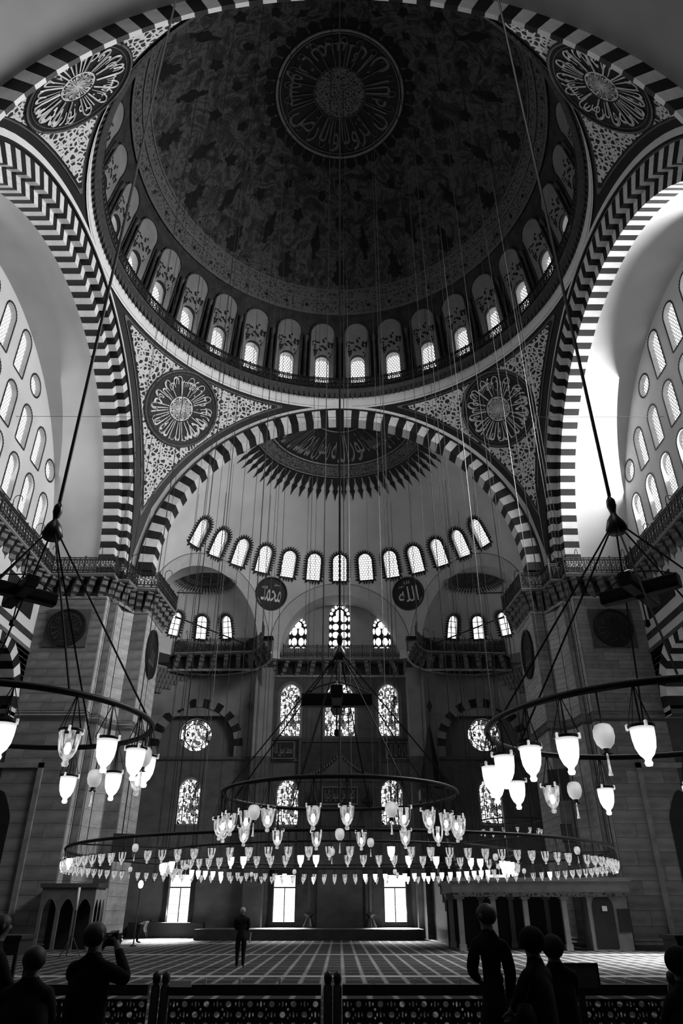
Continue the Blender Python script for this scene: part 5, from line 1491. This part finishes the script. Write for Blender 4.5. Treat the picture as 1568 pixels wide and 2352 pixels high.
    if coat:
        z0, z1, w0, w1 = coat; g = G()
        def sh(u, v):
            a = 2*PI*u; z = z0+(z1-z0)*v; k = w0+(w1-w0)*v**.8
            top = 1 if v < .9 else 1-.5*(v-.9)/.1
            f = 1+.04*math.cos(7*a)*(1-v)
            return (k*H*math.cos(a)*top*f, k*.66*H*math.sin(a)*top*f, z*H)
        g.grid(sh, 28, 10); ob('coat', g.mesh('coat', cloth, True), o)
    if extra: extra(o, H)
    return o
def paper(o, H): 
    g = G(); g.add([(.15*H, .02*H, .40*H), (.17*H, -.01*H, .40*H), (.19*H, .0, .56*H), (.16*H, .03*H, .57*H), (.155*H, .03*H, .41*H), (.175*H, 0, .41*H)], [(0,1,2,3), (1,5,2), (0,3,4)])
    ob('folded_paper', g.mesh('folded_paper', PAPER), o)
def camera_in_hands(o, H):
    ob('held_camera', G().box(-.045*H, .045*H, .13*H, .165*H, .875*H, .935*H).mesh('held_camera', BLACK), o)
def shoulder_bag(o, H):
    g = G(); g.lathe([(0, 0), (.07*H, .01*H), (.08*H, .1*H), (.05*H, .16*H), (0, .17*H)], 12); ob('shoulder_bag', g.mapped(lambda x, y, z: (x-.17*H, y*.6, z+.5*H)).mesh('shoulder_bag', CLOTH_K, True), o)
    g = G(); g.tube([(-.17*H, 0, .66*H), (-.09*H, -.05*H, .84*H)], .006*H, 4); ob('bag_strap', g.mesh('bag_strap', CLOTH_K), o)
HF = ((.115, .06, .66), (.05, .13, .62))
HF2 = ((.125, .02, .64), (.035, .115, .60))
UPH = ((.17, .08, .73), (.04, .135, .885))
person((-3.16, 26.2, 0), .05, 1.68, 'grey-haired man in dark clothes standing on the carpet with his back to us', CLOTH_K, HAIR_G, {-1: HF2, 1: HF2}, look=(0, -.25), wide=1.2, stride=.03, extra=paper)
person((-11.0, 44.4, 0), -PI/2, 1.66, 'man in a pale shirt bowing in prayer near the left floor window', CLOTH_W, HAIR_K, {-1: ((.12, .16, .69), (.10, .30, .72)), 1: ((.12, .16, .69), (.10, .30, .72))}, bend=rad(78), trousers=CLOTH_K)
person((-3.10, 7.4, 0), -.9, 1.58, 'dark-haired visitor half cut by the left picture edge', CLOTH_K, HAIR_K, {-1: HF, 1: HF})
person((-2.18, 5.9, 0), .1, 1.39, 'short visitor in a dark coat seen from behind before the left fence', CLOTH_G, HAIR_K, {-1: HF, 1: HF}, coat=(.18, .80, .135, .115))
person((-1.93, 6.45, 0), -.35, 1.53, 'visitor in black raising a camera with both hands beside the left fence', CLOTH_K, HAIR_K, {-1: UPH, 1: UPH}, look=(-.2, .12), coat=(.12, .80, .13, .11), extra=camera_in_hands)
person((1.44, 7.9, 0), .25, 1.67, 'tall man in dark jacket and trousers standing at the fence', CLOTH_K, HAIR_K, {-1: ((.10, .05, .65), (.03, .11, .60)), 1: ((.108, -.02, .63), (.10, .03, .49))}, wide=.85, look=(.5, 0), stride=.02)
person((1.53, 6.5, 0), .9, 1.49, 'woman in a dark headscarf and long flared black coat turned to the left', CLOTH_K, HAIR_K, {-1: HF, 1: HF2}, coat=(.05, .80, .17, .10), scarf=CLOTH_K, extra=shoulder_bag)
person((1.83, 7.05, 0), .2, 1.42, 'person in black half hidden behind the woman with the headscarf', CLOTH_K, HAIR_K, {-1: HF, 1: HF}, scarf=CLOTH_G, coat=(.1, .8, .14, .10))
person((2.30, 5.6, 0), .6, 1.39, 'bulky dark figure cut by the right picture edge', CLOTH_K, HAIR_K, {-1: HF, 1: HF}, wide=1.2, scarf=CLOTH_K, coat=(.1, .82, .20, .14))
